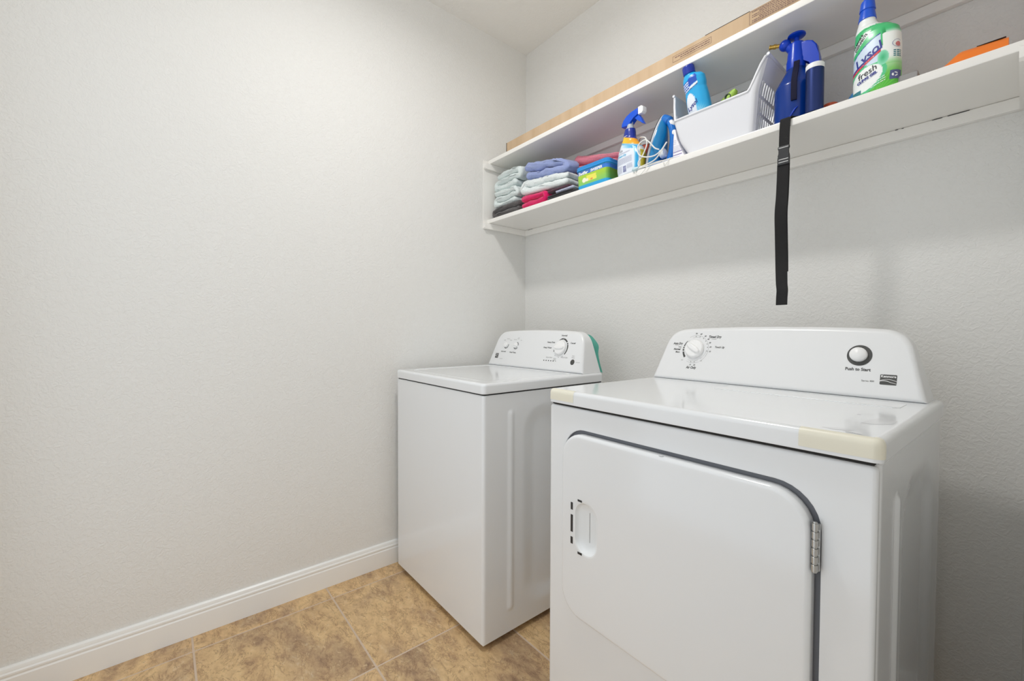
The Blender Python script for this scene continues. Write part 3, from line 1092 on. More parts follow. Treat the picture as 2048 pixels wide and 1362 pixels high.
def tlines(bm, fn, x0, x1, zs_, h, mi, jitter=0.12):
    """rows of print too small to read: short dashes"""
    rnd = random.Random(int(abs(x0 * 1e4)) + len(zs_))
    for z in zs_:
        x = x0
        while x < x1 - 0.001:
            w = rnd.uniform(0.0015, 0.0060) * (h / 0.0012)
            xe = min(x + w, x1)
            put(bm, rect_patch(x, z - h / 2, xe, z + h / 2), fn, mi)
            x = xe + 0.0008 * (h / 0.0012)

# ------------------------------------------------------------------ towels
def towel_mesh(x0, x1, y0, y1, z0, z1, layers=3, seed=0, mouth='left', amp=0.006, loose=0.0, taper=0.0, shear=None):
    """folded towel: one long sheet folded back and forth (or rolled round), swept front to back"""
    rnd = random.Random(seed)
    H = z1 - z0
    pitch = H / layers
    th = pitch * 0.92
    W = x1 - x0
    line = []
    r = pitch / 2
    for k in range(layers):
        z = z0 + pitch * (k + 0.5)
        lr = (k % 2 == 0)
        if mouth == 'left':
            lr = not lr
        ind0 = rnd.uniform(0.0, 0.02) * W + th * 0.5 + loose * rnd.random()
        ind1 = rnd.uniform(0.0, 0.02) * W + th * 0.5 + loose * rnd.random()
        a, b = x0 + ind0, x1 - ind1
        m = max(8, int((b - a) / 0.007))
        seg = [(a + (b - a) * i / m, z) for i in range(m + 1)]
        if not lr:
            seg.reverse()
        if k:
            # round turn between two layers
            px, pz = line[-1]
            side = 1 if px > (x0 + x1) / 2 else -1
            for q in range(1, 6):
                an = -PI / 2 + PI * q / 6
                line.append((px + side * r * 0.95 * math.cos(an), pz + r + r * math.sin(an)))
            seg = [(max(min(x, px), x0 + 0.0) if side > 0 else max(x, px), zz) for x, zz in seg]
        line += seg
    P = [Vector((x, z)) for x, z in line]
    left, right = [], []
    for i, p in enumerate(P):
        t = P[min(i + 1, len(P) - 1)] - P[max(i - 1, 0)]
        if t.length < 1e-7:
            t = Vector((1, 0))
        t.normalize()
        nrm = Vector((-t.y, t.x))
        left.append(p + nrm * th / 2)
        right.append(p - nrm * th / 2)
    def cap(a, b):
        c = (a + b) / 2
        d = a - c
        out = []
        for q in range(1, 4):
            an = PI * q / 4
            out.append(c + Vector((d.x * math.cos(an) + d.y * math.sin(an), -d.x * math.sin(an) + d.y * math.cos(an))))
        return out
    loop = left + cap(left[-1], right[-1]) + list(reversed(right)) + cap(right[0], left[0])
    D = y1 - y0
    ny = max(10, int(D / 0.008))
    rings = []
    off = Vector((rnd.uniform(0, 50), rnd.uniform(0, 50), rnd.uniform(0, 50)))
    for j in range(ny + 1):
        t = j / ny
        # rounded front and back ends
        e = min(t, 1 - t) * D
        k = 1.0 if e > 0.014 else 0.35 + 0.65 * math.sqrt(max(0.0, 1 - (1 - e / 0.014) ** 2))
        row = []
        n = len(loop)
        nl = len(left)
        for i, p in enumerate(loop):
            if i < nl:
                mid = P[i]
            elif i < nl + 3:
                mid = P[-1]
            elif i < nl + 3 + nl:
                mid = P[nl - 1 - (i - nl - 3)]
            else:
                mid = P[0]
            q = mid + (p - mid) * k
            y = y0 + D * t
            v = Vector((q.x, y, q.y))
            w = noise.noise_vector(v * 15 + off)
            w2 = noise.noise_vector(v * 70 + off)
            v = v + Vector((w.x * amp, 0.8 * w.y * amp * (1 if t < 0.5 else -0.0), w.z * amp * 0.55)) + w2 * amp * 0.22
            # settle: keep inside the stack's own height
            v.z = min(max(v.z, z0), z1)
            if shear:
                zb_, xa, xb, kk = shear
                v.z = zb_ + (v.z - zb_) * (1 - kk * min(max((v.x - xa) / (xb - xa), 0), 1))
            if taper:
                v.z = z0 + (v.z - z0) * (1 - taper * (v.x - x0) / W)
            row.append(v)
        rings.append(row)
    return loft(rings)

def towel(name, label, colour, *a, group=None, cat='towel', **k):
    key = 'terry_%s' % (colour,)
    if key not in M:
        M[key] = terry_mat('terry_cloth', rgb(*colour))
    o = obj(name, towel_mesh(*a, **k), M[key], smooth=180)
    return tag(o, label, cat, group)

ZT = zs(0.15) + 0.0008
towel('folded_towel', 'charcoal grey folded towel at the bottom of the leftmost towel stack', (92, 88, 88), 0.030, 0.264, -0.272, -0.03, ZT, ZT + 0.056, layers=2, seed=3, mouth='left', amp=0.014)
towel('folded_towel', 'pale mint towel folded in thick layers on the charcoal towel', (228, 237, 236), 0.026, 0.246, -0.268, -0.03, ZT + 0.057, ZT + 0.140, layers=3, seed=5, mouth='left', amp=0.017, loose=0.02)
towel('folded_towel', 'pale mint folded towel on top of the leftmost stack', (226, 236, 235), 0.026, 0.246, -0.262, -0.03, ZT + 0.141, ZT + 0.240, layers=3, seed=9, mouth='left', amp=0.020, loose=0.03)
ZT2 = zs(0.45) + 0.0008
SH = (ZT2, 0.30, 0.62, 0.27)
towel('folded_towel', 'bright magenta folded towel at the shelf edge under the mint towel', (226, 30, 104), 0.272, 0.448, -0.274, -0.05, ZT2, ZT2 + 0.064, layers=2, seed=11, mouth='right', amp=0.014, shear=(ZT2, 0.30, 0.62, 0.27))
towel('folded_cloth', 'black cloth with a thin pale edge folded beside the magenta towel', (58, 56, 58), 0.462, 0.630, -0.274, -0.165, ZT2, ZT2 + 0.020, layers=2, seed=13, mouth='right', amp=0.004, cat='cloth')
towel('folded_cloth', 'lavender grey cloth lying on the black cloth', (196, 200, 222), 0.510, 0.624, -0.270, -0.168, ZT2 + 0.0205, ZT2 + 0.036, layers=1, seed=14, mouth='right', amp=0.004, cat='cloth')
towel('folded_cloth', 'dark burgundy cloth folded between the magenta and the mint towel', (96, 62, 76), 0.455, 0.600, -0.268, -0.168, ZT2 + 0.0365, ZT2 + 0.0475, layers=1, seed=15, mouth='right', amp=0.003, cat='cloth')
towel('folded_towel', 'very pale mint folded towel between the magenta and the blue towel', (233, 240, 240), 0.274, 0.595, -0.270, -0.172, ZT2 + 0.067, ZT2 + 0.142, layers=2, seed=17, mouth='left', amp=0.015, shear=SH)
towel('folded_towel', 'periwinkle blue folded towel on top of the middle stack', (152, 166, 214), 0.286, 0.560, -0.258, -0.176, ZT2 + 0.143, ZT2 + 0.232, layers=2, seed=21, mouth='right', amp=0.019, shear=SH)
towel('folded_towel', 'mid grey rolled towel under the pink towel behind the tub', (150, 150, 152), 0.560, 0.800, -0.140, -0.030, ZT2, ZT2 + 0.112, layers=3, seed=23, mouth='left', amp=0.006)
towel('folded_towel', 'salmon pink folded towel behind the blue-lidded tub', (232, 136, 152), 0.516, 0.812, -0.152, -0.030, ZT2 + 0.124, ZT2 + 0.220, layers=2, seed=29, mouth='right', amp=0.009, shear=(ZT2 + 0.118, 0.54, 0.812, 0.66))

# ------------------------------------------------------------------ tub of wipes
def tub():
    x0, x1, y0, y1 = 0.640, 0.812, -0.268, -0.165
    zb = zs(0.72) + 0.0008
    t = thing('wipes_tub', 'green and blue plastic tub of wipes with a bright blue lid', 'tub', ((x0 + x1) / 2, (y0 + y1) / 2, zb))
    w, d, h = (x1 - x0) / 2, (y1 - y0) / 2, 0.085
    nz = 60
    rings, cols = [], []
    for j in range(nz + 1):
        z = h * j / nz
        k = 0.955 + 0.045 * z / h
        base = rrect(-w * k, -d * k, w * k, d * k, 0.018, 5)
        # densify
        row = []
        n = len(base)
        for i in range(n):
            a, b = base[i], base[(i + 1) % n]
            L = math.hypot(b[0] - a[0], b[1] - a[1])
            m = max(1, int(L / 0.004))
            for q in range(m):
                row.append((a[0] + (b[0] - a[0]) * q / m, a[1] + (b[1] - a[1]) * q / m))
        if j == 0:
            npt = len(row)
        if len(row) != npt:
            row = row[:npt] + [row[-1]] * (npt - len(row))
        rings.append([(x, y, z) for x, y in row])
        for x, y in row:
            front = y < -d * k + 0.02
            if z < 0.016:
                c = (28, 158, 214)
            elif z > 0.077:
                c = (70, 176, 180)
            elif z > 0.060:
                c = mixc((66, 104, 186), (44, 120, 210), (x + w) / (2 * w))
            else:
                c = mixc((126, 196, 108), (176, 206, 46), (z - 0.016) / 0.044)
                if x > w * 0.80:
                    c = mixc(c, (40, 110, 50), (x - w * 0.80) / (w * 0.20) * 0.6)
                if front and -0.030 < x < 0.026 and 0.028 < z < 0.052:
                    c = (232, 226, 92)
                if front and math.hypot(x + 0.040, z - 0.036) < 0.0105:
                    c = (240, 236, 214)
                if front and math.hypot(x + 0.0245, z - 0.034) < 0.0062:
                    c = (236, 232, 214)
                if front and -0.008 < x < 0.008 and 0.029 < z < 0.036:
                    c = (226, 140, 84)
            cols.append(c)
    o = obj('tub_body', loft(rings), MV, t)
    paint(o, cols)
    L = rrect(-w - 0.004, -d - 0.004, w + 0.004, d + 0.004, 0.021, 6)
    prof = [(0.004, h - 0.006), (0.0, h - 0.005), (0.0, h + 0.002), (0.002, h + 0.0035), (0.001, h + 0.005), (0.001, h + 0.010), (0.004, h + 0.0135), (0.010, h + 0.0145)]
    obj('lid', loft([[(x, y, z) for x, y in inset_poly(L, o_)] for o_, z in prof]), mat('tub_lid', rgb(34, 142, 216), 0.3, coat=0.2), t)
    bm = bmesh.new()
    fr_ = lambda a, c: (a, -d * (0.955 + 0.045 * c / h) - 0.0007, c)
    put(bm, text_polys('Swiffer', 0.0175, 0.15, 0.0006, 1.0, 1.05), lambda a, c: fr_(-0.046 + a, 0.0665 + c), 0)
    put(bm, text_polys('SWEEPER', 0.0150, 0.1, 0.0006, 1.0, 1.0), lambda a, c: fr_(0.026 + a, 0.0672 + c), 0)
    obj('label_lettering', bm, [MB['whiteink']], t, smooth=0)['kind'] = 'stuff'
tub()

# ------------------------------------------------------------------ trigger spray bottle
def spray():
    cx, cy, zb = 0.905, -0.238, zs(0.9) + 0.0008
    t = thing('spray_bottle', 'white trigger spray bottle with blue head and yellow collar band', 'spray bottle', (cx, cy, zb))
    keys = [(0.0, 0.050, 0.024, 0.0, 3.0), (0.006, 0.058, 0.030, 0, 3.0), (0.03, 0.062, 0.033, 0, 2.9), (0.07, 0.062, 0.033, 0, 2.8), (0.095, 0.056, 0.032, -0.002, 2.6),
            (0.115, 0.046, 0.029, -0.006, 2.3), (0.135, 0.035, 0.025, -0.010, 2.1), (0.152, 0.027, 0.022, -0.011, 2.0), (0.170, 0.0245, 0.0215, -0.010, 2.0), (0.184, 0.021, 0.020, -0.009, 2.0)]
    rings, uv = bottle_rings(keys, 110, 96)
    cols = []
    for u, v, z, a in uv:
        c = (226, 232, 242)
        s = u / a
        # wavy printed bands round the shoulder
        zy = z + 0.010 * s
        if z > 0.150 - 0.012 * s:
            c = (22, 48, 150)
        elif z > 0.124 - 0.018 * s:
            c = mixc((250, 206, 44), (246, 170, 40), s + 0.4)
        elif z > 0.116 - 0.018 * s:
            c = (120, 190, 226)
        elif s > 0.62 and v < 0.02:
            c = mixc((228, 240, 246), (40, 160, 216), (s - 0.62) / 0.14)
            if s > 0.88:
                c = (236, 240, 240)
            if s > 0.95 and 0.02 < z < 0.085:
                c = (222, 206, 70)
        elif z > 0.104 - 0.02 * s - 0.1 * max(0, -s - 0.6):
            c = mixc((228, 240, 246), (90, 180, 224), 0.5 + s)
        cols.append(c)
    o = obj('bottle', loft(rings), MV, t)
    paint(o, cols)
    bm = bmesh.new()
    fn = bottle_front(keys)
    put(bm, arc_band(-0.024, 0.098, 0.0070, 0.0082, 0, 360, 24, sx=1.0, sy=0.62), fn, 1)
    put(bm, text_polys('CLOROX', 0.0034, 0, 0.0001, 1, 0.85), lambda a, c: fn(-0.024 + a, 0.098 + c), 1)
    put(bm, text_polys('Clean-Up', 0.0125, 0.0, 0.0004), lambda a, c: fn(-0.022 + a, 0.078 + c), 2)
    tlines(bm, fn, -0.045, 0.022, [0.0885, 0.0862], 0.0009, 0)
    tlines(bm, fn, -0.046, 0.030, [0.0670, 0.0635, 0.0600, 0.0565, 0.0530, 0.0495, 0.046], 0.0011, 0)
    tlines(bm, fn, -0.044, -0.018, [0.037, 0.034, 0.031, 0.028, 0.025, 0.022, 0.019, 0.016, 0.013], 0.0009, 0)
    tlines(bm, fn, 0.006, 0.032, [0.037, 0.034, 0.031, 0.028, 0.025, 0.022], 0.0009, 0)
    for k in range(9):
        put(bm, rect_patch(-0.014 + 0.0018 * k, 0.012, -0.0130 + 0.0018 * k, 0.035), fn, 3)
    put(bm, text_polys('COMMERCIAL', 0.0042, 0, 0.0001), lambda a, c: fn(-0.003 + a * 0.8, 0.155 + c), 4)
    obj('label_lettering', bm, [MB['greyink'], MB['blackink'], MB['lightblueink'], MB['navyink'], MB['whiteink']], t, smooth=0)['kind'] = 'stuff'
    # neck, head, nozzle and trigger (world outline, made local)
    obj('neck', lathe([(0.0155, 0.180), (0.0165, 0.182), (0.0165, 0.190), (0.0130, 0.1905), (0.0120, 0.206), (0.0125, 0.212)], 24, (-0.008, 0, 0)), MB['clear'], t)
    hd = [(0.860, 1.930), (0.861, 1.942), (0.870, 1.955), (0.885, 1.9655), (0.909, 1.9725), (0.942, 1.975), (0.944, 1.950), (0.925, 1.946), (0.910, 1.941), (0.908, 1.930), (0.890, 1.925)]
    loc = lambda P: [(x - cx, z - zb) for x, z in P]
    obj('spray_head', prism(loc(hd), -0.0125, 0.0125, 0.004, 3), MB['blue'], t)
    nz = [(0.9435, 1.977), (0.960, 1.977), (0.969, 1.969), (0.969, 1.953), (0.962, 1.947), (0.9445, 1.948)]
    obj('nozzle', prism(loc(nz), -0.0115, 0.0115, 0.003, 2), M['plastic_white'], t)
    tr = [(0.921, 1.945), (0.944, 1.949), (0.953, 1.936), (0.971, 1.905), (0.962, 1.909), (0.947, 1.926), (0.934, 1.934)]
    obj('trigger', prism(loc(tr), -0.007, 0.007, 0.002, 2), MB['blue'], t)
    t.rotation_euler = (0, 0, math.radians(-8))
spray()

# orange canister behind the spray bottle
t = thing('orange_canister', 'round red-orange canister with a pale rim behind the spray bottle', 'canister', (0.872, -0.075, zs(0.87) + 0.0008))
obj('canister_body', lathe([(0.038, 0.0), (0.040, 0.003), (0.043, 0.165)], 40), mat('orange_red_plastic', rgb(196, 72, 38), 0.4), t)
obj('rim', lathe([(0.043, 0.165), (0.0455, 0.166), (0.0455, 0.178), (0.044, 0.1815), (0.040, 0.182), (0.040, 0.168)], 40), mat('pale_grey_rim', rgb(206, 206, 204), 0.4), t)

# ------------------------------------------------------------------ steam iron
def iron():
    zb = zs(1.03) + 0.001
    t = thing('steam_iron', 'blue and white steam iron standing on its heel with the cord wrapped loosely', 'iron', (0.972, -0.200, zb), math.radians(-4))
    blue = mat('iron_blue', rgb(14, 112, 200), 0.22, coat=0.4)
    tankm = mat('iron_water_tank', rgb(24, 138, 200), 0.14, coat=0.4, trans=0.15)
    Hh = 0.205
    def half(h, k=1.0):
        q = min(max(h / Hh, 0), 1)
        return 0.052 * k * (1 - q ** 2.3) ** 0.75 * (0.90 + 0.10 * smooth01(q * 5))
    def outline(k, h0, h1, n=26):
        hs = [h0 + (h1 - h0) * (1 - (1 - i / n) ** 1.6) for i in range(n + 1)]
        R = [(half(h0 + (h - h0) * 1.0 if k == 1 else h, k), h) for h in hs]
        return [(y, h) for y, h in R] + [(-y, h) for y, h in reversed(R[:-1])]
    lean = lambda tt, h: 0.21 * h          # leans back against its handle
    def ring(k, tt, h0, h1):
        o = []
        n = 26
        hs = [h0 + (h1 - h0) * (1 - (1 - i / n) ** 1.6) for i in range(n + 1)]
        side = []
        for h in hs:
            hh = (h - h0) / (h1 - h0) * Hh
            side.append((max(half(hh) * k, 0.0006), h))
        pts = side + [(-y, h) for y, h in reversed(side[:-1])]
        return [(tt + lean(tt, h), y, h) for y, h in pts]
    obj('soleplate', loft([ring(1.0, 0.0, 0.002, 0.207), ring(1.0, 0.004, 0.002, 0.207)]), mat('iron_sole', rgb(84, 84, 90), 0.35, metal=0.6), t)
    obj('sole_rim', loft([ring(1.0, 0.0042, 0.001, 0.206), ring(1.0, 0.010, 0.001, 0.206), ring(0.95, 0.012, 0.002, 0.203)]), mat('iron_rim', rgb(206, 210, 216), 0.35), t)
    obj('water_tank', loft([ring(0.94, 0.0122, 0.002, 0.202), ring(0.90, 0.020, 0.002, 0.194), ring(0.76, 0.029, 0.002, 0.172), ring(0.52, 0.036, 0.002, 0.140), ring(0.34, 0.039, 0.004, 0.110)]), tankm, t)
    # handle: thick grip from the heel up and over to the nose
    path = [(0.050, 0.012), (0.074, 0.018), (0.080, 0.045), (0.079, 0.080), (0.073, 0.112), (0.062, 0.142), (0.046, 0.168), (0.026, 0.184), (0.014, 0.191)]
    P = catmull([Vector((a + lean(a, h) - 0.004, 0, h)) for a, h in path], 6)
    bm = bmesh.new()
    n = len(P)
    rad = [0.0150 - 0.002 * math.sin(PI * i / (n - 1)) + (0.004 if i > n * 0.75 else 0) * (1 - (i - n * 0.75) / (n * 0.25) if i > n * 0.75 else 0) for i in range(n)]
    rad[-1] = 0.008
    add_tube(bm, P, rad, 16)
    obj('handle', bm, blue, t)
    obj('heel', prism([(0.012, 0.0), (0.094, 0.0), (0.098, 0.006), (0.094, 0.016), (0.060, 0.020), (0.014, 0.020)], -0.040, 0.040, 0.004, 3), blue, t)
    # white buttons on the fore handle
    for a, h, sx, sz in ((0.0745, 0.160, 0.014, 0.018), (0.0945, 0.120, 0.011, 0.015)):
        bm = bmesh.new()
        add_lathe(bm, [(0.0005, 0.009), (0.6, 0.008), (0.9, 0.005), (1.0, 0.0), (0.9, -0.008)], 24)
        for v in bm.verts:
            v.co = Vector((v.co.x * sz, v.co.y * 0.0135, v.co.z))
        o = obj('button', bm, M['plastic_white'], t, loc=(a + lean(a, h) - 0.020, 0, h), rot=(0, math.radians(52), 0))
    obj('temperature_dial', lathe([(0.0005, 0.006), (0.016, 0.005), (0.018, 0.0), (0.017, -0.012)], 28), M['plastic_white'], t, loc=(0.062, -0.012, 0.055), rot=(0, math.radians(80), 0))
    # white cord in loose loops over the shelf edge
    def W(p):
        m = Matrix.Rotation(math.radians(4), 3, 'Z')
        return m @ (Vector(p) - Vector((0.972, -0.200, zb)))
    run = [(1.040, -0.262, 1.780), (1.023, -0.264, 1.791), (1.002, -0.266, 1.818), (0.985, -0.268, 1.832), (0.966, -0.272, 1.826), (0.958, -0.277, 1.806),
           (0.966, -0.279, 1.780), (0.990, -0.278, 1.764), (1.024, -0.270, 1.760), (1.050, -0.266, 1.772), (1.074, -0.270, 1.792), (1.070, -0.276, 1.780), (1.056, -0.276, 1.763),
           (1.036, -0.276, 1.744), (1.012, -0.277, 1.736), (0.986, -0.278, 1.733), (0.962, -0.280, 1.729)]
    bm = bmesh.new()
    add_tube(bm, catmull([W(p) for p in run], 7), 0.0025, 8)
    run = [(1.100, -0.270, 1.729), (1.072, -0.276, 1.7275), (1.036, -0.277, 1.7275), (1.006, -0.278, 1.7275), (0.975, -0.282, 1.727), (0.952, -0.284, 1.724)]
    add_tube(bm, catmull([W(p) for p in run], 7), 0.0025, 8)
    run = [(0.917, -0.205, 1.868), (0.940, -0.232, 1.866), (0.962, -0.248, 1.856), (0.986, -0.266, 1.838), (0.992, -0.268, 1.812), (0.978, -0.272, 1.776), (0.964, -0.279, 1.752), (0.966, -0.279, 1.734)]
    add_tube(bm, catmull([W(p) for p in run], 7), 0.0025, 8)
    run = [(0.954, -0.287, 1.722), (0.964, -0.291, 1.704), (0.978, -0.292, 1.697), (0.993, -0.291, 1.706), (1.010, -0.289, 1.722), (1.030, -0.280, 1.730), (1.058, -0.280, 1.7290), (1.072, -0.288, 1.720), (1.078, -0.290, 1.702), (1.088, -0.288, 1.712), (1.094, -0.280, 1.728)]
    add_tube(bm, catmull([W(p) for p in run], 7), 0.0013, 6)
    obj('cord', bm, mat('white_cord', rgb(226, 226, 222), 0.5), t)
    bm = bmesh.new()
    add_tube(bm, [W(p) for p in ((0.968, -0.283, 1.7305), (0.955, -0.285, 1.7265), (0.944, -0.286, 1.7285))], [0.004, 0.008, 0.007], 10)
    obj('plug', bm, mat('pale_plug', rgb(196, 218, 224), 0.4), t)
iron()

# ------------------------------------------------------------------ white pouch between iron and basket
def pouch():
    zb = zs(1.1) + 0.0008
    t = thing('refill_pouch', 'white printed carton with purple lines squeezed between the iron and the basket', 'carton', (1.125, -0.20, zb))
    rings = []
    for z, x0, x1 in ((0.0, -0.030, 0.015), (0.03, -0.030, 0.000), (0.07, -0.029, -0.016), (0.100, -0.027, -0.021), (0.104, -0.026, -0.022)):
        rings.append([(x, y, z) for x, y in rrect(x0, -0.062, x1, 0.06, 0.002, 3)])
    obj('carton_body', loft(rings), mat('white_carton', rgb(236, 234, 240), 0.6), t)
    bm = bmesh.new()
    fn = lambda x, z: (x, -0.0626, z)
    for z in (0.0115, 0.022):
        put(bm, rect_patch(-0.0280, z, 0.0045, z + 0.0020), fn, 0)
    tlines(bm, fn, -0.028, -0.002, [0.005, 0.028, 0.033, 0.038, 0.043], 0.0010, 1)
    tlines(bm, fn, -0.028, -0.017, [0.052, 0.058, 0.064], 0.0010, 1)
    obj('printed_lines', bm, [MB['purpleink'], MB['greyink']], t, smooth=0)
pouch()

# ------------------------------------------------------------------ white stacking basket
def basket():
    zb = zs(1.25) + 0.0010
    X0, X1, YF, YB = 1.092, 1.408, -0.277, -0.055
    t = thing('storage_basket', 'white plastic stacking basket with slotted ends and a low front', 'basket', ((X0 + X1) / 2, (YF + YB) / 2, zb))
    cx, cy = (X0 + X1) / 2, (YF + YB) / 2
    m = M['basket']
    hl, hf = 0.226, 0.126            # end height, front height
    # plan half sizes at the foot and at height h
    KL = ((0.0, 1.150), (0.05, 1.120), (0.126, 1.101), (hl, 1.093))
    KR = ((0.0, 1.362), (0.05, 1.369), (0.126, 1.378), (hl, 1.400))
    def lerp(K, h):
        for (a, b), (c, e) in zip(K[:-1], K[1:]):
            if h <= c:
                return b + (e - b) * (h - a) / (c - a)
        return K[-1][1]
    def px(h):
        return (lerp(KR, h) - lerp(KL, h)) / 2
    def mx(h):
        return (lerp(KR, h) + lerp(KL, h)) / 2 - cx
    def py(h):
        return 0.094 + 0.017 * min(h / 0.126, 1.0) - 0.012 * max(0.0, (h - 0.126) / (hl - 0.126))
    th = 0.0028
    # floor tray
    obj('basket_floor', loft([[(x, y, z) for x, y in rrect(mx(0) - px(0) - o, -py(0) - o, mx(0) + px(0) + o, py(0) + o, 0.016, 5)] for o, z in ((-0.004, 0.0), (0.0, 0.002), (0.001, 0.006))]), m, t)
    # solid front and back walls; the front dips, its rim sweeps up to the ends
    def top_front(s):
        if s > 0:
            return hf + (hl - hf) * smooth01((s - 0.80) / 0.20)
        return hf + (hl - hf) * smooth01((-s - 0.93) / 0.07)
    def wall(sgn, topf, name):
        n, k = 60, 20
        outer, inner = [], []
        for j in range(k + 1):
            ro, ri = [], []
            for i in range(n + 1):
                s = -1 + 2 * i / n
                h = 0.004 + (topf(s) - 0.004) * j / k
                r = 0.018
                x = s * px(h)
                # rounded corner at the ends
                d = px(h) - abs(x)
                y = py(h)
                if d < r:
                    y = py(h) - (r - math.sqrt(max(r * r - (r - d) ** 2, 0))) * 0.8
                ro.append((mx(h) + x, sgn * y, h))
                ri.append((mx(h) + x * 0.985, sgn * (y - th), h))
            outer.append(ro)
            inner.append(ri)
        bm = bmesh.new()
        vo = [[bm.verts.new(p) for p in r] for r in outer]
        vi = [[bm.verts.new(p) for p in r] for r in inner]
        for A, s in ((vo, 1), (vi, -1)):
            for j in range(k):
                for i in range(n):
                    q = (A[j][i], A[j][i + 1], A[j + 1][i + 1], A[j + 1][i])
                    bm.faces.new(q if s > 0 else tuple(reversed(q)))
        for i in range(n):
            bm.faces.new((vo[k][i], vo[k][i + 1], vi[k][i + 1], vi[k][i]))
            bm.faces.new((vo[0][i], vi[0][i], vi[0][i + 1], vo[0][i + 1]))
        for i in (0, n):
            for j in range(k):
                bm.faces.new((vo[j][i], vo[j + 1][i], vi[j + 1][i], vi[j][i]))
        return obj(name, bm, m, t)
    wall(-1, top_front, 'front_wall')
    wall(1, top_front, 'back_wall')
    # rolled rim along front and back edges
    for sgn in (-1, 1):
        bm = bmesh.new()
        pts = []
        for i in range(61):
            s = -1 + 2 * i / 60
            h = top_front(s)
            d = px(h) - abs(s * px(h))
            y = py(h)
            if d < 0.018:
                y -= (0.018 - math.sqrt(max(0.018 ** 2 - (0.018 - d) ** 2, 0))) * 0.8
            pts.append(Vector((mx(h) + s * px(h), sgn * (y - 0.001), h)))
        add_tube(bm, pts, 0.0044, 10)
        obj('rim', bm, m, t)
    # slotted ends: three rows of upright slots left open between bars
    for sgn in (-1, 1):
        bm = bmesh.new()
        ys_ = py(0) - 0.012
        def P(y, h, o=0.0):
            return Vector((mx(h) + sgn * (px(h) + o), y * (py(h) - 0.013) / ys_, h))
        def slab(y0, y1, h0, h1, nh=4):
            rings = []
            for j in range(nh + 1):
                h = h0 + (h1 - h0) * j / nh
                rings.append([P(y0, h, -th), P(y1, h, -th), P(y1, h, 0), P(y0, h, 0)])
            add_loft(bm, rings)
        rows = ((0.016, 0.060), (0.068, 0.108), (0.116, 0.156))
        hprev = 0.004
        for r0, r1 in rows:
            slab(-ys_, ys_, hprev, r0)
            nb = 11
            for k in range(nb + 1):
                y = -ys_ + 2 * ys_ * k / nb
                wv = 0.0026 if 0 < k < nb else 0.006
                slab(max(y - wv, -ys_), min(y + wv, ys_), r0, r1, 2)
            hprev = r1
        slab(-ys_, ys_, hprev, hl, 6)
        obj('slotted_end', bm, m, t, smooth=30)
        bm = bmesh.new()
        add_tube(bm, [P(-ys_ - 0.006, hl), P(0, hl), P(ys_ + 0.006, hl)], 0.0046, 10)
        obj('end_rim', bm, m, t)
basket()

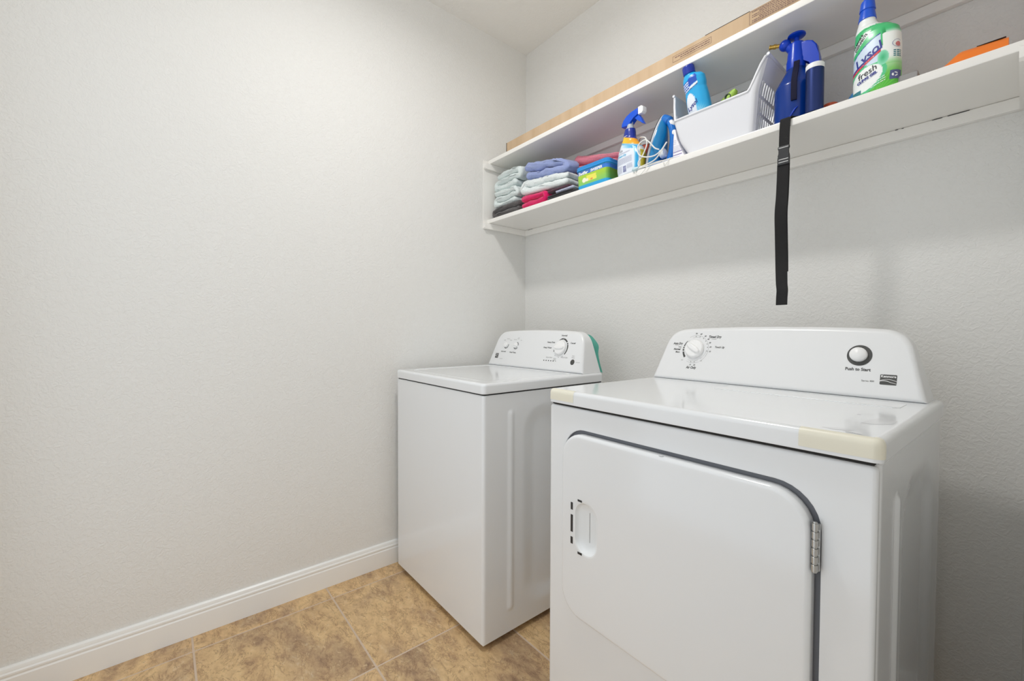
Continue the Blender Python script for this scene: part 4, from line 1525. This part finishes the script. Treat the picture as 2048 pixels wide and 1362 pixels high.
# ------------------------------------------------------------------ light blue cleaner bottle in the basket
def cleaner():
    zb = zs(1.2) + 0.0150
    t = thing('cleaner_bottle', 'light blue cleaner bottle with dark blue cap standing in the white basket', 'bottle', (1.190, -0.190, zb))
    keys = [(0.0, 0.032, 0.020, 0, 2.6), (0.006, 0.036, 0.024, 0, 2.6), (0.05, 0.0365, 0.025, 0, 2.5), (0.10, 0.0365, 0.025, 0, 2.4), (0.170, 0.036, 0.0245, 0, 2.3), (0.192, 0.0345, 0.0235, 0, 2.3),
            (0.203, 0.0330, 0.023, 0, 2.3), (0.217, 0.0350, 0.024, 0.0, 2.3), (0.236, 0.0340, 0.0235, 0, 2.2), (0.2455, 0.0290, 0.021, -0.002, 2.1), (0.252, 0.0200, 0.0165, -0.008, 2.0), (0.257, 0.0150, 0.0150, -0.010, 2.0)]
    keys = [(z * 1.0,) + k for (z, *k) in [(q[0], *q[1:]) for q in keys] for k in [tuple(k)]]
    rings, uv = bottle_rings(keys, 130, 88)
    cols = []
    for u, v, z, a in uv:
        s = u / a
        c = (30, 172, 232)
        if v < 0:
            ang = (z - 0.07) / (s * 0.036 + 0.001)
            # ray burst fading down the label
            dx, dz = s * 0.036 + 0.010, z - 0.104
            rr = math.hypot(dx, dz)
            th = math.atan2(dz, dx)
            if z < 0.178 and s > -0.35:
                k = smooth01((0.062 - rr) / 0.040)
                stripe = 0.5 + 0.5 * math.cos(th * 46)
                c = mixc(c, (236, 246, 252), k * (0.45 + 0.55 * stripe))
            # white oval name patch
            if s < -0.05:
                ex = (s * 0.036 + 0.016) / 0.017
                ez = (z - 0.152) / 0.042
                if ex * ex + ez * ez < 1 and z > 0.03:
                    c = (236, 242, 250)
            if z < 0.118 and s < 0.1 and math.hypot((s * 0.036 + 0.012) / 0.022, (z - 0.083) / 0.055) < 1:
                c = (238, 244, 250)
            # dark blue banner with pale stripes near the shoulder
            zz = z - 0.012 - 0.010 * s
            if -0.95 < s < 0.45:
                if 0.206 < zz < 0.230 and s > -0.35:
                    c = (22, 78, 186)
                elif 0.198 < zz < 0.226 and s <= -0.35:
                    c = (22, 78, 186) if int((zz - 0.198) / 0.0035) % 2 else (216, 230, 246)
                elif 0.1985 < zz < 0.2045:
                    c = (240, 246, 252)
                elif 0.1960 < zz <= 0.1985:
                    c = (34, 54, 140)
        cols.append(c)
    o = obj('bottle', loft(rings), MV, t)
    paint(o, cols)
    fn = bottle_front(keys)
    bm = bmesh.new()
    a0 = math.radians(28)
    def tilt(x, z, ang, ox, oz):
        return fn(ox + x * math.cos(ang) - z * math.sin(ang), oz + x * math.sin(ang) + z * math.cos(ang))
    put(bm, text_polys('Lysol', 0.0185, 0.35, 0.0004), lambda x, z: tilt(x, z, a0, -0.0145, 0.155), 0)
    put(bm, arc_band(-0.010, 0.096, 0.030, 0.0350, 128, 62, 20), fn, 0)
    put(bm, arc_band(-0.010, 0.096, 0.0265, 0.0295, 128, 62, 20), fn, 1)
    put(bm, text_polys('CLEANER', 0.0098, 0.2, 0.0003), lambda x, z: tilt(x, z, math.radians(10), -0.008, 0.099), 2)
    obj('label_lettering', bm, [MB['navyink'], MB['redink'], MB['blackink']], t, smooth=0)['kind'] = 'stuff'
    obj('cap', lathe([(0.0150, 0.256), (0.0185, 0.2565), (0.0188, 0.258), (0.0185, 0.277), (0.0165, 0.2805), (0.0005, 0.281)], 36, (-0.010, 0, 0)), mat('dark_blue_cap', rgb(16, 48, 158), 0.3, coat=0.2), t)
    t.rotation_euler = (math.radians(15), math.radians(-7), math.radians(6))
    t.scale = (1.06, 1.06, 1.06)
cleaner()

# lime scrubber in the basket
t = thing('lime_scrubber', 'lime green plastic handle with a round hole sticking out of the white basket', 'scrubber', (1.200, -0.165, zs(1.2) + 0.090))
lime = mat('lime_plastic', rgb(176, 214, 82), 0.4)
rings = []
for q in range(25):
    u = q / 24
    w = (0.010 + 0.020 * math.sin(PI * min(u * 0.9 + 0.1, 1)) ** 0.7) * (1 if q < 24 else 0.5)
    x = -0.035 + 0.105 * u
    z = 0.018 + 0.120 * u - 0.020 * u * u
    rings.append([(x + w * 0.55 * math.cos(a) * 0.8, 0.011 * math.sin(a), z - w * 0.55 * math.cos(a)) for a in [2 * PI * i / 20 for i in range(20)]])
obj('grip', loft(rings), lime, t)
obj('hole_ring', lathe([(0.0075, -0.002), (0.0105, -0.002), (0.0105, 0.003), (0.0075, 0.003), (0.0070, 0.0)], 28), mat('dark_green_hole', rgb(44, 70, 30), 0.5), t, loc=(0.046, -0.0100, 0.100), rot=(PI / 2, 0, 0.2))

# ------------------------------------------------------------------ pump sprayer
def sprayer():
    zb = zs(1.455) + 0.001
    t = thing('pump_sprayer', 'dark blue hand pump sprayer with brass nozzle and round plunger knob', 'sprayer', (1.456, -0.198, zb))
    tankm = mat('sprayer_tank_blue', rgb(0, 52, 138), 0.25, coat=0.1, trans=0.1, spec=0.35)
    bluem = mat('sprayer_blue', rgb(0, 58, 184), 0.3, coat=0.1, spec=0.35)
    obj('tank', lathe([(0.045, 0.0), (0.0535, 0.003), (0.0545, 0.020), (0.0545, 0.112), (0.0525, 0.121), (0.0275, 0.166), (0.0240, 0.174), (0.023, 0.180)], 12 * 4), tankm, t)
    # collar and pump barrel
    obj('collar', lathe([(0.0240, 0.172), (0.0250, 0.174), (0.0250, 0.198), (0.0235, 0.202), (0.0222, 0.222), (0.0215, 0.2235), (0.0205, 0.244), (0.0190, 0.2495), (0.0075, 0.2505)], 36), bluem, t)
    obj('pump_rod', lathe([(0.0068, 0.2500), (0.0065, 0.272)], 18), bluem, t)
    obj('plunger_knob', lathe([(0.0060, 0.2675), (0.0210, 0.2705), (0.0235, 0.2730), (0.0230, 0.2760), (0.0160, 0.2795), (0.0005, 0.2810)], 36), bluem, t)
    # spout arm to the left with a ball and a brass nozzle
    bm = bmesh.new()
    add_tube(bm, [(-0.004, -0.003, 0.228), (-0.014, -0.006, 0.242), (-0.024, -0.008, 0.252)], [0.014, 0.0125, 0.011], 16)
    bmesh.ops.create_uvsphere(bm, u_segments=20, v_segments=12, radius=0.0160, matrix=Matrix.Translation((-0.027, -0.010, 0.2550)))
    obj('spout', bm, bluem, t)
    bm = bmesh.new()
    add_lathe(bm, [(0.0055, 0.0), (0.0055, 0.012), (0.0070, 0.0125), (0.0070, 0.019), (0.0058, 0.0195), (0.0058, 0.026), (0.0068, 0.0265), (0.0068, 0.030), (0.003, 0.031)], 16)
    o = obj('nozzle', bm, M['brass'], t, loc=(-0.038, -0.013, 0.2590), rot=(0, math.radians(-80), 0.25))
    # flat handle plate arching over to the right and down
    hp = [(0.012, 0.246), (0.030, 0.243), (0.044, 0.236), (0.0545, 0.220), (0.060, 0.190), (0.064, 0.140), (0.063, 0.118), (0.057, 0.113), (0.050, 0.120), (0.046, 0.150), (0.040, 0.178), (0.026, 0.190), (0.012, 0.196)]
    obj('handle', prism(hp, -0.012, 0.012, 0.004, 3), bluem, t)
    # dark trigger lever lying down the front of the tank
    bm = bmesh.new()
    for k, (y, z) in enumerate(((-0.027, 0.176), (-0.034, 0.160), (-0.050, 0.128), (-0.058, 0.104), (-0.0575, 0.060))):
        pass
    rows = []
    for y, z in ((-0.0285, 0.186), (-0.0340, 0.168), (-0.0500, 0.140), (-0.0600, 0.116), (-0.0605, 0.066), (-0.0585, 0.060)):
        rows.append([(0.000, y, z), (0.014, y + 0.001, z), (0.014, y + 0.006, z), (0.000, y + 0.005, z)])
    bm = loft(rows)
    obj('trigger', bm, mat('trigger_dark', rgb(14, 14, 44), 0.6, spec=0.2), t, rot=(0, 0, 0.10))
    # glossy fold near the foot of the tank
    bm = bmesh.new()
    add_tube(bm, [(0.000, -0.0555, 0.010), (0.008, -0.0552, 0.022), (0.016, -0.0535, 0.034), (0.022, -0.051, 0.040)], [0.0015, 0.0025, 0.0025, 0.0012], 8)
    obj('foot_seam', bm, bluem, t)
sprayer()

# navy can with white cap ring
t = thing('navy_canister', 'slim navy tube with a white cap standing at the shelf edge beside the sprayer', 'canister', (1.521, -0.258, zs(1.52) + 0.001))
obj('tube_body', lathe([(0.0200, 0.0), (0.0215, 0.002), (0.0215, 0.119)], 36), mat('navy_metallic', rgb(46, 60, 112), 0.32, metal=0.75), t)
obj('cap', lathe([(0.0218, 0.119), (0.0222, 0.1195), (0.0222, 0.131), (0.0210, 0.133), (0.0005, 0.1335)], 36), M['plastic_white'], t)
bm = bmesh.new()
put(bm, rect_patch(-0.35, 0.004, 0.35, 0.112, 10, 1), lambda a, z: (0.0217 * math.cos(a + 0.55), 0.0217 * math.sin(a + 0.55), z))
obj('back_label', bm, mat('pale_back_label', rgb(210, 208, 200), 0.5), t)

# ------------------------------------------------------------------ black strap with buckle
def strap():
    xo = 1.4585
    t = thing('webbing_strap', 'black webbing strap with side-release buckle hanging from the shelf edge', 'strap', (xo, -0.284, zs(1.46)))
    def ribbon(path, w, thk):
        rings = []
        for i, (x, y, z, ww) in enumerate(path):
            a, b = path[max(i - 1, 0)], path[min(i + 1, len(path) - 1)]
            d = Vector((b[0] - a[0], b[1] - a[1], b[2] - a[2])).normalized()
            s = Vector((1, 0, 0))
            tw = ww
            s = Vector((math.cos(tw), math.sin(tw), 0))
            nrm = d.cross(s).normalized()
            c = Vector((x, y, z))
            rings.append([c - s * w / 2 - nrm * thk / 2, c + s * w / 2 - nrm * thk / 2, c + s * w / 2 + nrm * thk / 2, c - s * w / 2 + nrm * thk / 2])
        return loft(rings)
    def dense(P, sub=6):
        out = []
        A = catmull([Vector((p[0], p[1], p[2])) for p in P], sub)
        for i, a in enumerate(A):
            k = i / sub
            j = min(int(k), len(P) - 2)
            f = k - j
            out.append((a.x, a.y, a.z, P[j][3] + (P[j + 1][3] - P[j][3]) * f))
        return out
    up = dense([(0.052, 0.046, 0.0028, 0.5), (0.030, 0.026, 0.0026, 0.25), (0.008, 0.008, 0.0026, 0.05), (0.001, -0.001, 0.0018, 0.02), (0.0, -0.0032, -0.008, 0.0), (-0.001, -0.0040, -0.040, 0.0), (-0.0015, -0.0040, -0.078, 0.0)])
    obj('upper_webbing', ribbon(up, 0.027, 0.0018), M['webbing'], t)
    z0 = -0.078
    # buckle: socket, waist and plug end
    poly = [(-0.0145, -0.078), (0.0145, -0.078), (0.0150, -0.084), (0.0125, -0.090), (0.0105, -0.098), (0.0125, -0.106), (0.0155, -0.110), (0.0155, -0.128), (0.0140, -0.132),
            (-0.0140, -0.132), (-0.0155, -0.128), (-0.0155, -0.110), (-0.0125, -0.106), (-0.0105, -0.098), (-0.0125, -0.090), (-0.0150, -0.084)]
    obj('buckle', prism([(x - 0.002, z) for x, z in poly], -0.0085, 0.0, 0.002, 2), M['black'], t)
    for zz in (-0.0830, -0.1165, -0.1245):
        obj('buckle_bar', box((-0.0140, -0.0094, zz - 0.0012), (0.0110, -0.0070, zz + 0.0012), 0.0005, 1), mat('buckle_bar_grey', rgb(196, 196, 196), 0.35), t)
    lo = dense([(-0.0035, -0.0035, -0.128, 0.0), (-0.004, -0.0035, -0.17, 0.0), (-0.0055, -0.003, -0.22, 0.04), (-0.0075, -0.004, -0.27, 0.18), (-0.0080, 0.002, -0.33, 0.36), (-0.0070, 0.005, -0.39, 0.22), (-0.0040, 0.000, -0.44, 0.05),
                (-0.0015, -0.004, -0.475, -0.05), (0.0015, -0.008, -0.495, -0.1), (0.0000, -0.006, -0.515, -0.1), (-0.001, -0.004, -0.537, -0.1)])
    obj('hanging_webbing', ribbon(lo, 0.030, 0.0022), M['webbing'], t)
    lo2 = [(x + 0.002, y + 0.0030, z, w - 0.05) for x, y, z, w in lo if z > -0.44]
    obj('rear_webbing', ribbon(lo2, 0.029, 0.0018), M['webbing'], t)
strap()

# ------------------------------------------------------------------ green gel bottle
def gel():
    zb = zs(1.64) + 0.001
    t = thing('gel_cleaner_bottle', 'green and white gel cleaner bottle with blue angled nozzle near the right shelf end', 'bottle', (1.651, -0.232, zb), math.radians(-13))
    keys = [(0.0, 0.044, 0.024, 0, 2.6), (0.005, 0.0485, 0.029, 0, 2.6), (0.05, 0.0495, 0.031, 0, 2.5), (0.11, 0.0490, 0.031, 0, 2.5), (0.140, 0.0480, 0.0305, -0.0005, 2.4),
            (0.158, 0.0455, 0.0295, -0.002, 2.4), (0.171, 0.0390, 0.027, -0.008, 2.3), (0.180, 0.0305, 0.0235, -0.0165, 2.2), (0.192, 0.0225, 0.0195, -0.0225, 2.0), (0.206, 0.0180, 0.0168, -0.0235, 2.0), (0.210, 0.0175, 0.0165, -0.0235, 2.0)]
    rings, uv = bottle_rings(keys, 190, 150)
    G, DG, WH = (66, 190, 118), (34, 150, 84), (240, 244, 240)
    cols = []
    rot = math.radians(12)
    for u, v, z, a in uv:
        s = u / a
        x = s * 0.049
        c = WH
        if v < 0.012:
            X = x * math.cos(rot) + (z - 0.09) * math.sin(rot)
            Z = -x * math.sin(rot) + (z - 0.09) * math.cos(rot) + 0.09
            if z < 0.060:
                k = smooth01((0.074 - z) / 0.05)
                c = mixc(WH, (84, 186, 60), 0.35 + 0.65 * k)
                th = math.atan2(z + 0.01, x - 0.012)
                c = mixc(c, (150, 222, 96), 0.5 * max(0, math.cos(th * 34)) ** 3 * k)
                if z < 0.016 and x < 0:
                    c = mixc(c, DG, 0.5)
            elif x > 0.022:
                c = mixc(WH, (120, 206, 110), smooth01((0.082 - z) / 0.03))
            # flowing gel from the top
            edge = 0.138 - 0.5 * (x + 0.045) + 0.006 * math.sin(x * 160)
            top = 0.176 - 0.15 * abs(x + 0.004)
            drip = 0.105 if 0.012 < x < 0.024 else 0.134 - 0.9 * max(0, x - 0.026)
            if x < 0.012:
                lo = 0.150 + 0.30 * (x + 0.02) * (1 if x > -0.02 else 2.5)
                lo = 0.138 + 0.55 * max(0, x + 0.049) * 0.35
                if z > lo - 0.03 and z < top + 0.004:
                    c = G
            elif x < 0.030:
                q = drip + 0.9 * abs(x - 0.018)
                if z > q and z < top + 0.006:
                    c = mixc(DG, G, smooth01((z - q) / 0.02))
            elif z > 0.140 and z < top + 0.01:
                c = mixc(WH, G, smooth01((z - 0.136) / 0.016))
            # white slanted banner for the small print
            sl = (z - 0.150) - 0.95 * (x + 0.026)
            if -0.014 < sl < 0.006 and x < 0.004 and z < 0.166 and z > 0.112:
                c = (232, 238, 236)
            # name field: pale blue sail under a navy arc
            arc = 0.102 + 1.05 * (x + 0.047) - 6.0 * (x + 0.047) ** 2
            if -0.046 < x < 0.020 and z < arc and Z > 0.072:
                c = (206, 222, 240)
                if z > arc - 0.003:
                    c = (30, 64, 150)
            # white bubble for the scent name, green swirl on its right
            e = math.hypot((x + 0.012) / 0.036, (Z - 0.046) / 0.029)
            if e < 1.22 and e >= 1 and (x < -0.01 or z < 0.075):
                c = (90, 200, 140)
            if e < 1:
                c = (244, 248, 246)
            e2 = math.hypot((x - 0.024) / 0.011, (z - 0.080) / 0.018)
            if e2 < 1 and e >= 1:
                c = mixc((60, 180, 120), (150, 224, 190), e2)
        else:
            c = mixc(WH, (120, 206, 110), smooth01((0.082 - z) / 0.03))
        if z > 0.186:
            c = (238, 242, 240)
        cols.append(c)
    o = obj('bottle', loft(rings), MV, t)
    paint(o, cols)
    fn = bottle_front(keys, 0.0007)
    bm = bmesh.new()
    def tl(s, size, ox, oz, ang, mi, shear=0.25, bold=0.0003, wx=1.0):
        a0 = math.radians(ang)
        put(bm, text_polys(s, size, shear, bold, 1.0, wx), lambda x, z: fn(ox + x * math.cos(a0) - z * math.sin(a0), oz + x * math.sin(a0) + z * math.cos(a0)), mi)
    tl('CLEANS &', 0.0082, -0.030, 0.1500, 46, 2)
    tl('DISINFECTS', 0.0082, -0.0235, 0.1440, 46, 2)
    tl('Lysol', 0.0310, -0.0085, 0.1000, 27, 0, 0.3, 0.0005)
    tl('fresh', 0.0215, -0.0085, 0.0580, 16, 2, 0.15, 0.0002)
    tl('CLING GEL', 0.0088, -0.009, 0.0440, 15, 0, 0.15, 0.0005, 1.05)
    def band(off0, off1, mi):
        A = [(-0.046 + 0.066 * i / 20, 0.0600 + off0 + 0.52 * (0.066 * i / 20)) for i in range(21)]
        B = [(-0.046 + 0.066 * i / 20, 0.0600 + off1 + 0.52 * (0.066 * i / 20)) for i in range(21)]
        put(bm, quad_strip(A, B), fn, mi)
    band(0.0085, 0.0135, 0)
    band(0.0025, 0.0085, 1)
    tlines(bm, lambda x, z: fn(x, z + 0.52 * (x + 0.046)), -0.040, 0.014, [0.0655], 0.0014, 3)
    tlines(bm, lambda x, z: fn(x, z + 0.28 * (x + 0.03)), -0.028, 0.014, [0.0330], 0.0011, 4)
    tlines(bm, lambda x, z: fn(x, z + 0.28 * x), 0.000, 0.030, [0.0260, 0.0205, 0.0150], 0.0016, 3)
    put(bm, rect_patch(-0.044, 0.010, -0.022, 0.020, 4, 1), fn, 5)
    # right-hand side panel
    def side(y, z):
        a, b, c, e = interp(keys, z)
        q = min(abs(y) / b, 0.99)
        return (c + a * (1 - q ** e) ** (1 / e) + 0.0007, y, z)
    put(bm, arc_band(-0.012, 0.108, 0.0090, 0.0100, 40, 330, 24), side, 4)
    put(bm, arc_band(-0.011, 0.106, 0.0, 0.0060, 0, 360, 20), side, 6)
    for k in range(4):
        tlines(bm, side, -0.020, 0.000, [0.0905 - 0.0045 * k], 0.0026, 5)
    put(bm, rect_patch(-0.0235, 0.0200, 0.0000, 0.0420, 6, 1), side, 7)
    for k in range(3):
        put(bm, arc_band(-0.0165, 0.031, 0.0028, 0.0052, 20 + 120 * k, 110 + 120 * k, 8), lambda y, z: tuple(Vector(side(y, z)) + Vector((0.0004, 0, 0))), 3)
    obj('label_lettering', bm, [MB['navyink'], MB['redink'], MB['blackink'], MB['whiteink'], MB['greyink'], MB['tealink'], mat('pink_print', rgb(206, 120, 120), 0.5), mat('slate_print', rgb(86, 92, 140), 0.5)], t, smooth=0)['kind'] = 'stuff'
    nz = mat('nozzle_blue', rgb(10, 84, 210), 0.28, coat=0.3)
    bm = lathe([(0.0175, 0.2095), (0.0190, 0.2100), (0.0185, 0.2150), (0.0155, 0.2330), (0.0150, 0.2345), (0.0172, 0.2360), (0.0165, 0.2420), (0.0150, 0.2560), (0.0135, 0.2600)], 28, (-0.0235, 0, 0))
    obj('nozzle_cap', bm, nz, t)
    bm = bmesh.new()
    add_tube(bm, [(-0.0235, 0, 0.257), (-0.019, 0, 0.275), (-0.0135, -0.001, 0.292)], [0.0120, 0.0080, 0.0050], 16)
    obj('spout', bm, nz, t)
gel()

# ------------------------------------------------------------------ bits at the right end of the shelf
zb = zs(1.56) + 0.0008
t = thing('orange_ring', 'small orange round cup just showing beside the green gel bottle', 'cup', (1.5430, -0.196, zb))
obj('cup_body', lathe([(0.012, 0.0), (0.0165, 0.030), (0.0175, 0.031), (0.0175, 0.035), (0.0150, 0.035), (0.0140, 0.031), (0.010, 0.004)], 28), mat('orange_cup', rgb(214, 96, 62), 0.4), t)
o = obj('blue_scoop', loft([[(x, y, z) for x, y in rrect(-0.030 + k1, -0.02, 0.030, 0.02, 0.006, 4)] for k1, z in ((0.0, 0.0), (0.004, 0.020), (0.020, 0.045), (0.034, 0.060), (0.036, 0.062))]), mat('bright_blue_plastic', rgb(24, 138, 214), 0.3, coat=0.2), loc=(1.598, -0.175, zs(1.6) + 0.0008))
tag(o, 'bright blue plastic piece half hidden behind the green gel bottle', 'scoop')
zb = zs(1.73) + 0.0006
bm = box((1.676, -0.250, zb), (1.732, -0.06, zb + 0.026), 0.002, 1)
o = obj('flat_grey_case', bm, mat('flat_grey', rgb(150, 148, 148), 0.6))
tag(o, 'flat grey case lying low on the shelf right of the green bottle', 'case')
def crumple(x0, x1, y0, y1, zb, hfun, seed, amp):
    nx, ny = 30, 14
    off = Vector((seed * 3.1, seed * 1.7, 0))
    rows, rows2 = [], []
    for j in range(ny + 1):
        r = []
        for i in range(nx + 1):
            u, v = i / nx, j / ny
            x, y = x0 + (x1 - x0) * u, y0 + (y1 - y0) * v
            e = min(1.0, min(v, 1 - v) * 6)
            h = hfun(u) * (e ** 0.5) + amp * noise.noise(Vector((x * 40, y * 40, 0)) + off) * e
            r.append((x, y, zb + max(h, 0.0012)))
        rows.append(r)
    bm = bmesh.new()
    A = [[bm.verts.new(p) for p in r] for r in rows]
    B = [[bm.verts.new((p[0], p[1], zb)) for p in r] for r in rows]
    for j in range(ny):
        for i in range(nx):
            bm.faces.new((A[j][i], A[j][i + 1], A[j + 1][i + 1], A[j + 1][i]))
            bm.faces.new((B[j][i], B[j + 1][i], B[j + 1][i + 1], B[j][i + 1]))
    for i in range(nx):
        bm.faces.new((A[0][i], B[0][i], B[0][i + 1], A[0][i + 1]))
        bm.faces.new((A[ny][i], A[ny][i + 1], B[ny][i + 1], B[ny][i]))
    for j in range(ny):
        bm.faces.new((A[j][0], A[j + 1][0], B[j + 1][0], B[j][0]))
        bm.faces.new((A[j][nx], B[j][nx], B[j + 1][nx], A[j + 1][nx]))
    return bm
zb = zs(1.83) + 0.0006
t = thing('orange_pouch', 'orange plastic pouch with a crumpled brown torn end at the right end of the shelf', 'pouch', (0, 0, 0))
obj('pouch_body', crumple(1.764, 1.876, -0.262, -0.10, zb, lambda u: 0.012 + 0.028 * smooth01(u / 0.38) - 0.004 * max(0, u - 0.38) / 0.62, 2, 0.001), mat('orange_film', rgb(240, 124, 28), 0.4, coat=0.2), t)
obj('torn_end', crumple(1.736, 1.7645, -0.258, -0.10, zb, lambda u: 0.012 + 0.008 * u, 5, 0.006), mat('torn_brown', rgb(176, 148, 112), 0.7), t)
o = obj('black_strip', box((1.828, -0.238, zb + 0.0372), (1.872, -0.232, zb + 0.0383), 0.0002, 1), M['black'])
tag(o, 'thin black strip lying on top of the orange pouch', 'strip')

# ------------------------------------------------------------------ long cardboard box on the upper shelf
def longbox():
    x0, x1, y0, y1, z0 = 0.150, 1.800, -0.268, -0.120, 2.0522
    h = 0.0485
    t = thing('cardboard_box', 'long flat brown cardboard box lying along the upper shelf', 'box', (x0, y0, z0))
    L = x1 - x0
    obj('carton', box((0, 0, 0), (L, y1 - y0, h), 0.0012, 1), M['cardboard'], t, smooth=0)
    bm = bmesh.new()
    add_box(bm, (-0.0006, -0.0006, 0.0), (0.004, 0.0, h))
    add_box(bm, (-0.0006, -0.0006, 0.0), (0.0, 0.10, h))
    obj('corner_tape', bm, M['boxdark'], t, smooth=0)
    obj('lid_flap', box((1.06, -0.0007, h - 0.0006), (1.20, 0.05, h + 0.0006)), M['boxdark'], t, smooth=0)
    fn = lambda x, z: (x, -0.0005, z)
    bm = bmesh.new()
    def frame(a, b, c, d, w=0.0008):
        for q in ((a, c, b, c + w), (a, d - w, b, d), (a, c, a + w, d), (b - w, c, b, d)):
            put(bm, rect_patch(*q), fn, 0)
    frame(0.944, 1.081, 0.0135, 0.0345)
    tlines(bm, fn, 0.952, 1.076, [0.0275], 0.0026, 0)
    tlines(bm, fn, 0.972, 1.076, [0.0205], 0.0026, 0)
    frame(1.199, 1.640, 0.0060, 0.0450)
    for k, zz in enumerate((0.0100, 0.0150, 0.0200, 0.0255, 0.0310, 0.0360, 0.0410)):
        tlines(bm, fn, 1.207 + (0.02 if k in (2, 5) else 0.0), 1.63 - 0.04 * (k % 3), [zz], 0.0022, 0)
    o = obj('printed_markings', bm, [M['boxink']], t, smooth=0)
    o['kind'] = 'stuff'
longbox()

# ------------------------------------------------------------------ pieces that belong to a part become its sub-parts
def nest(thing_name, child, parent):
    for root in [o for o in COL.objects if o.parent is None and o.name.split('.')[0] == thing_name]:
        kids = list(root.children)
        host = [k for k in kids if k.name.split('.')[0] == parent]
        if not host:
            continue
        for k in kids:
            if k.name.split('.')[0] == child:
                k.parent = host[0]
for a in (('clothes_dryer', 'hinge', 'door'), ('clothes_dryer', 'slot_mark', 'door'), ('clothes_dryer', 'latch_tab', 'door'),
          ('clothes_dryer', 'tape', 'top_panel'), ('clothes_dryer', 'lint_flap', 'top_panel'), ('clothes_dryer', 'tear_line', 'top_panel'), ('clothes_dryer', 'scuff_mark', 'top_panel'),
          ('clothes_dryer', 'knob', 'console'), ('clothes_dryer', 'start_button', 'console'), ('clothes_dryer', 'printed_markings', 'console'),
          ('washing_machine', 'knob', 'console'), ('washing_machine', 'printed_markings', 'console'), ('washing_machine', 'lid', 'top_panel'),
          ('spray_bottle', 'label_lettering', 'bottle'), ('spray_bottle', 'nozzle', 'spray_head'), ('spray_bottle', 'trigger', 'spray_head'),
          ('cleaner_bottle', 'label_lettering', 'bottle'), ('gel_cleaner_bottle', 'label_lettering', 'bottle'), ('gel_cleaner_bottle', 'spout', 'nozzle_cap'),
          ('wipes_tub', 'label_lettering', 'tub_body'), ('refill_pouch', 'printed_lines', 'carton_body'), ('cardboard_box', 'printed_markings', 'carton'),
          ('cardboard_box', 'corner_tape', 'carton'), ('webbing_strap', 'buckle_bar', 'buckle'), ('steam_iron', 'plug', 'cord'), ('steam_iron', 'button', 'handle'),
          ('pump_sprayer', 'nozzle', 'spout'), ('navy_canister', 'back_label', 'tube_body')):
    nest(*a)
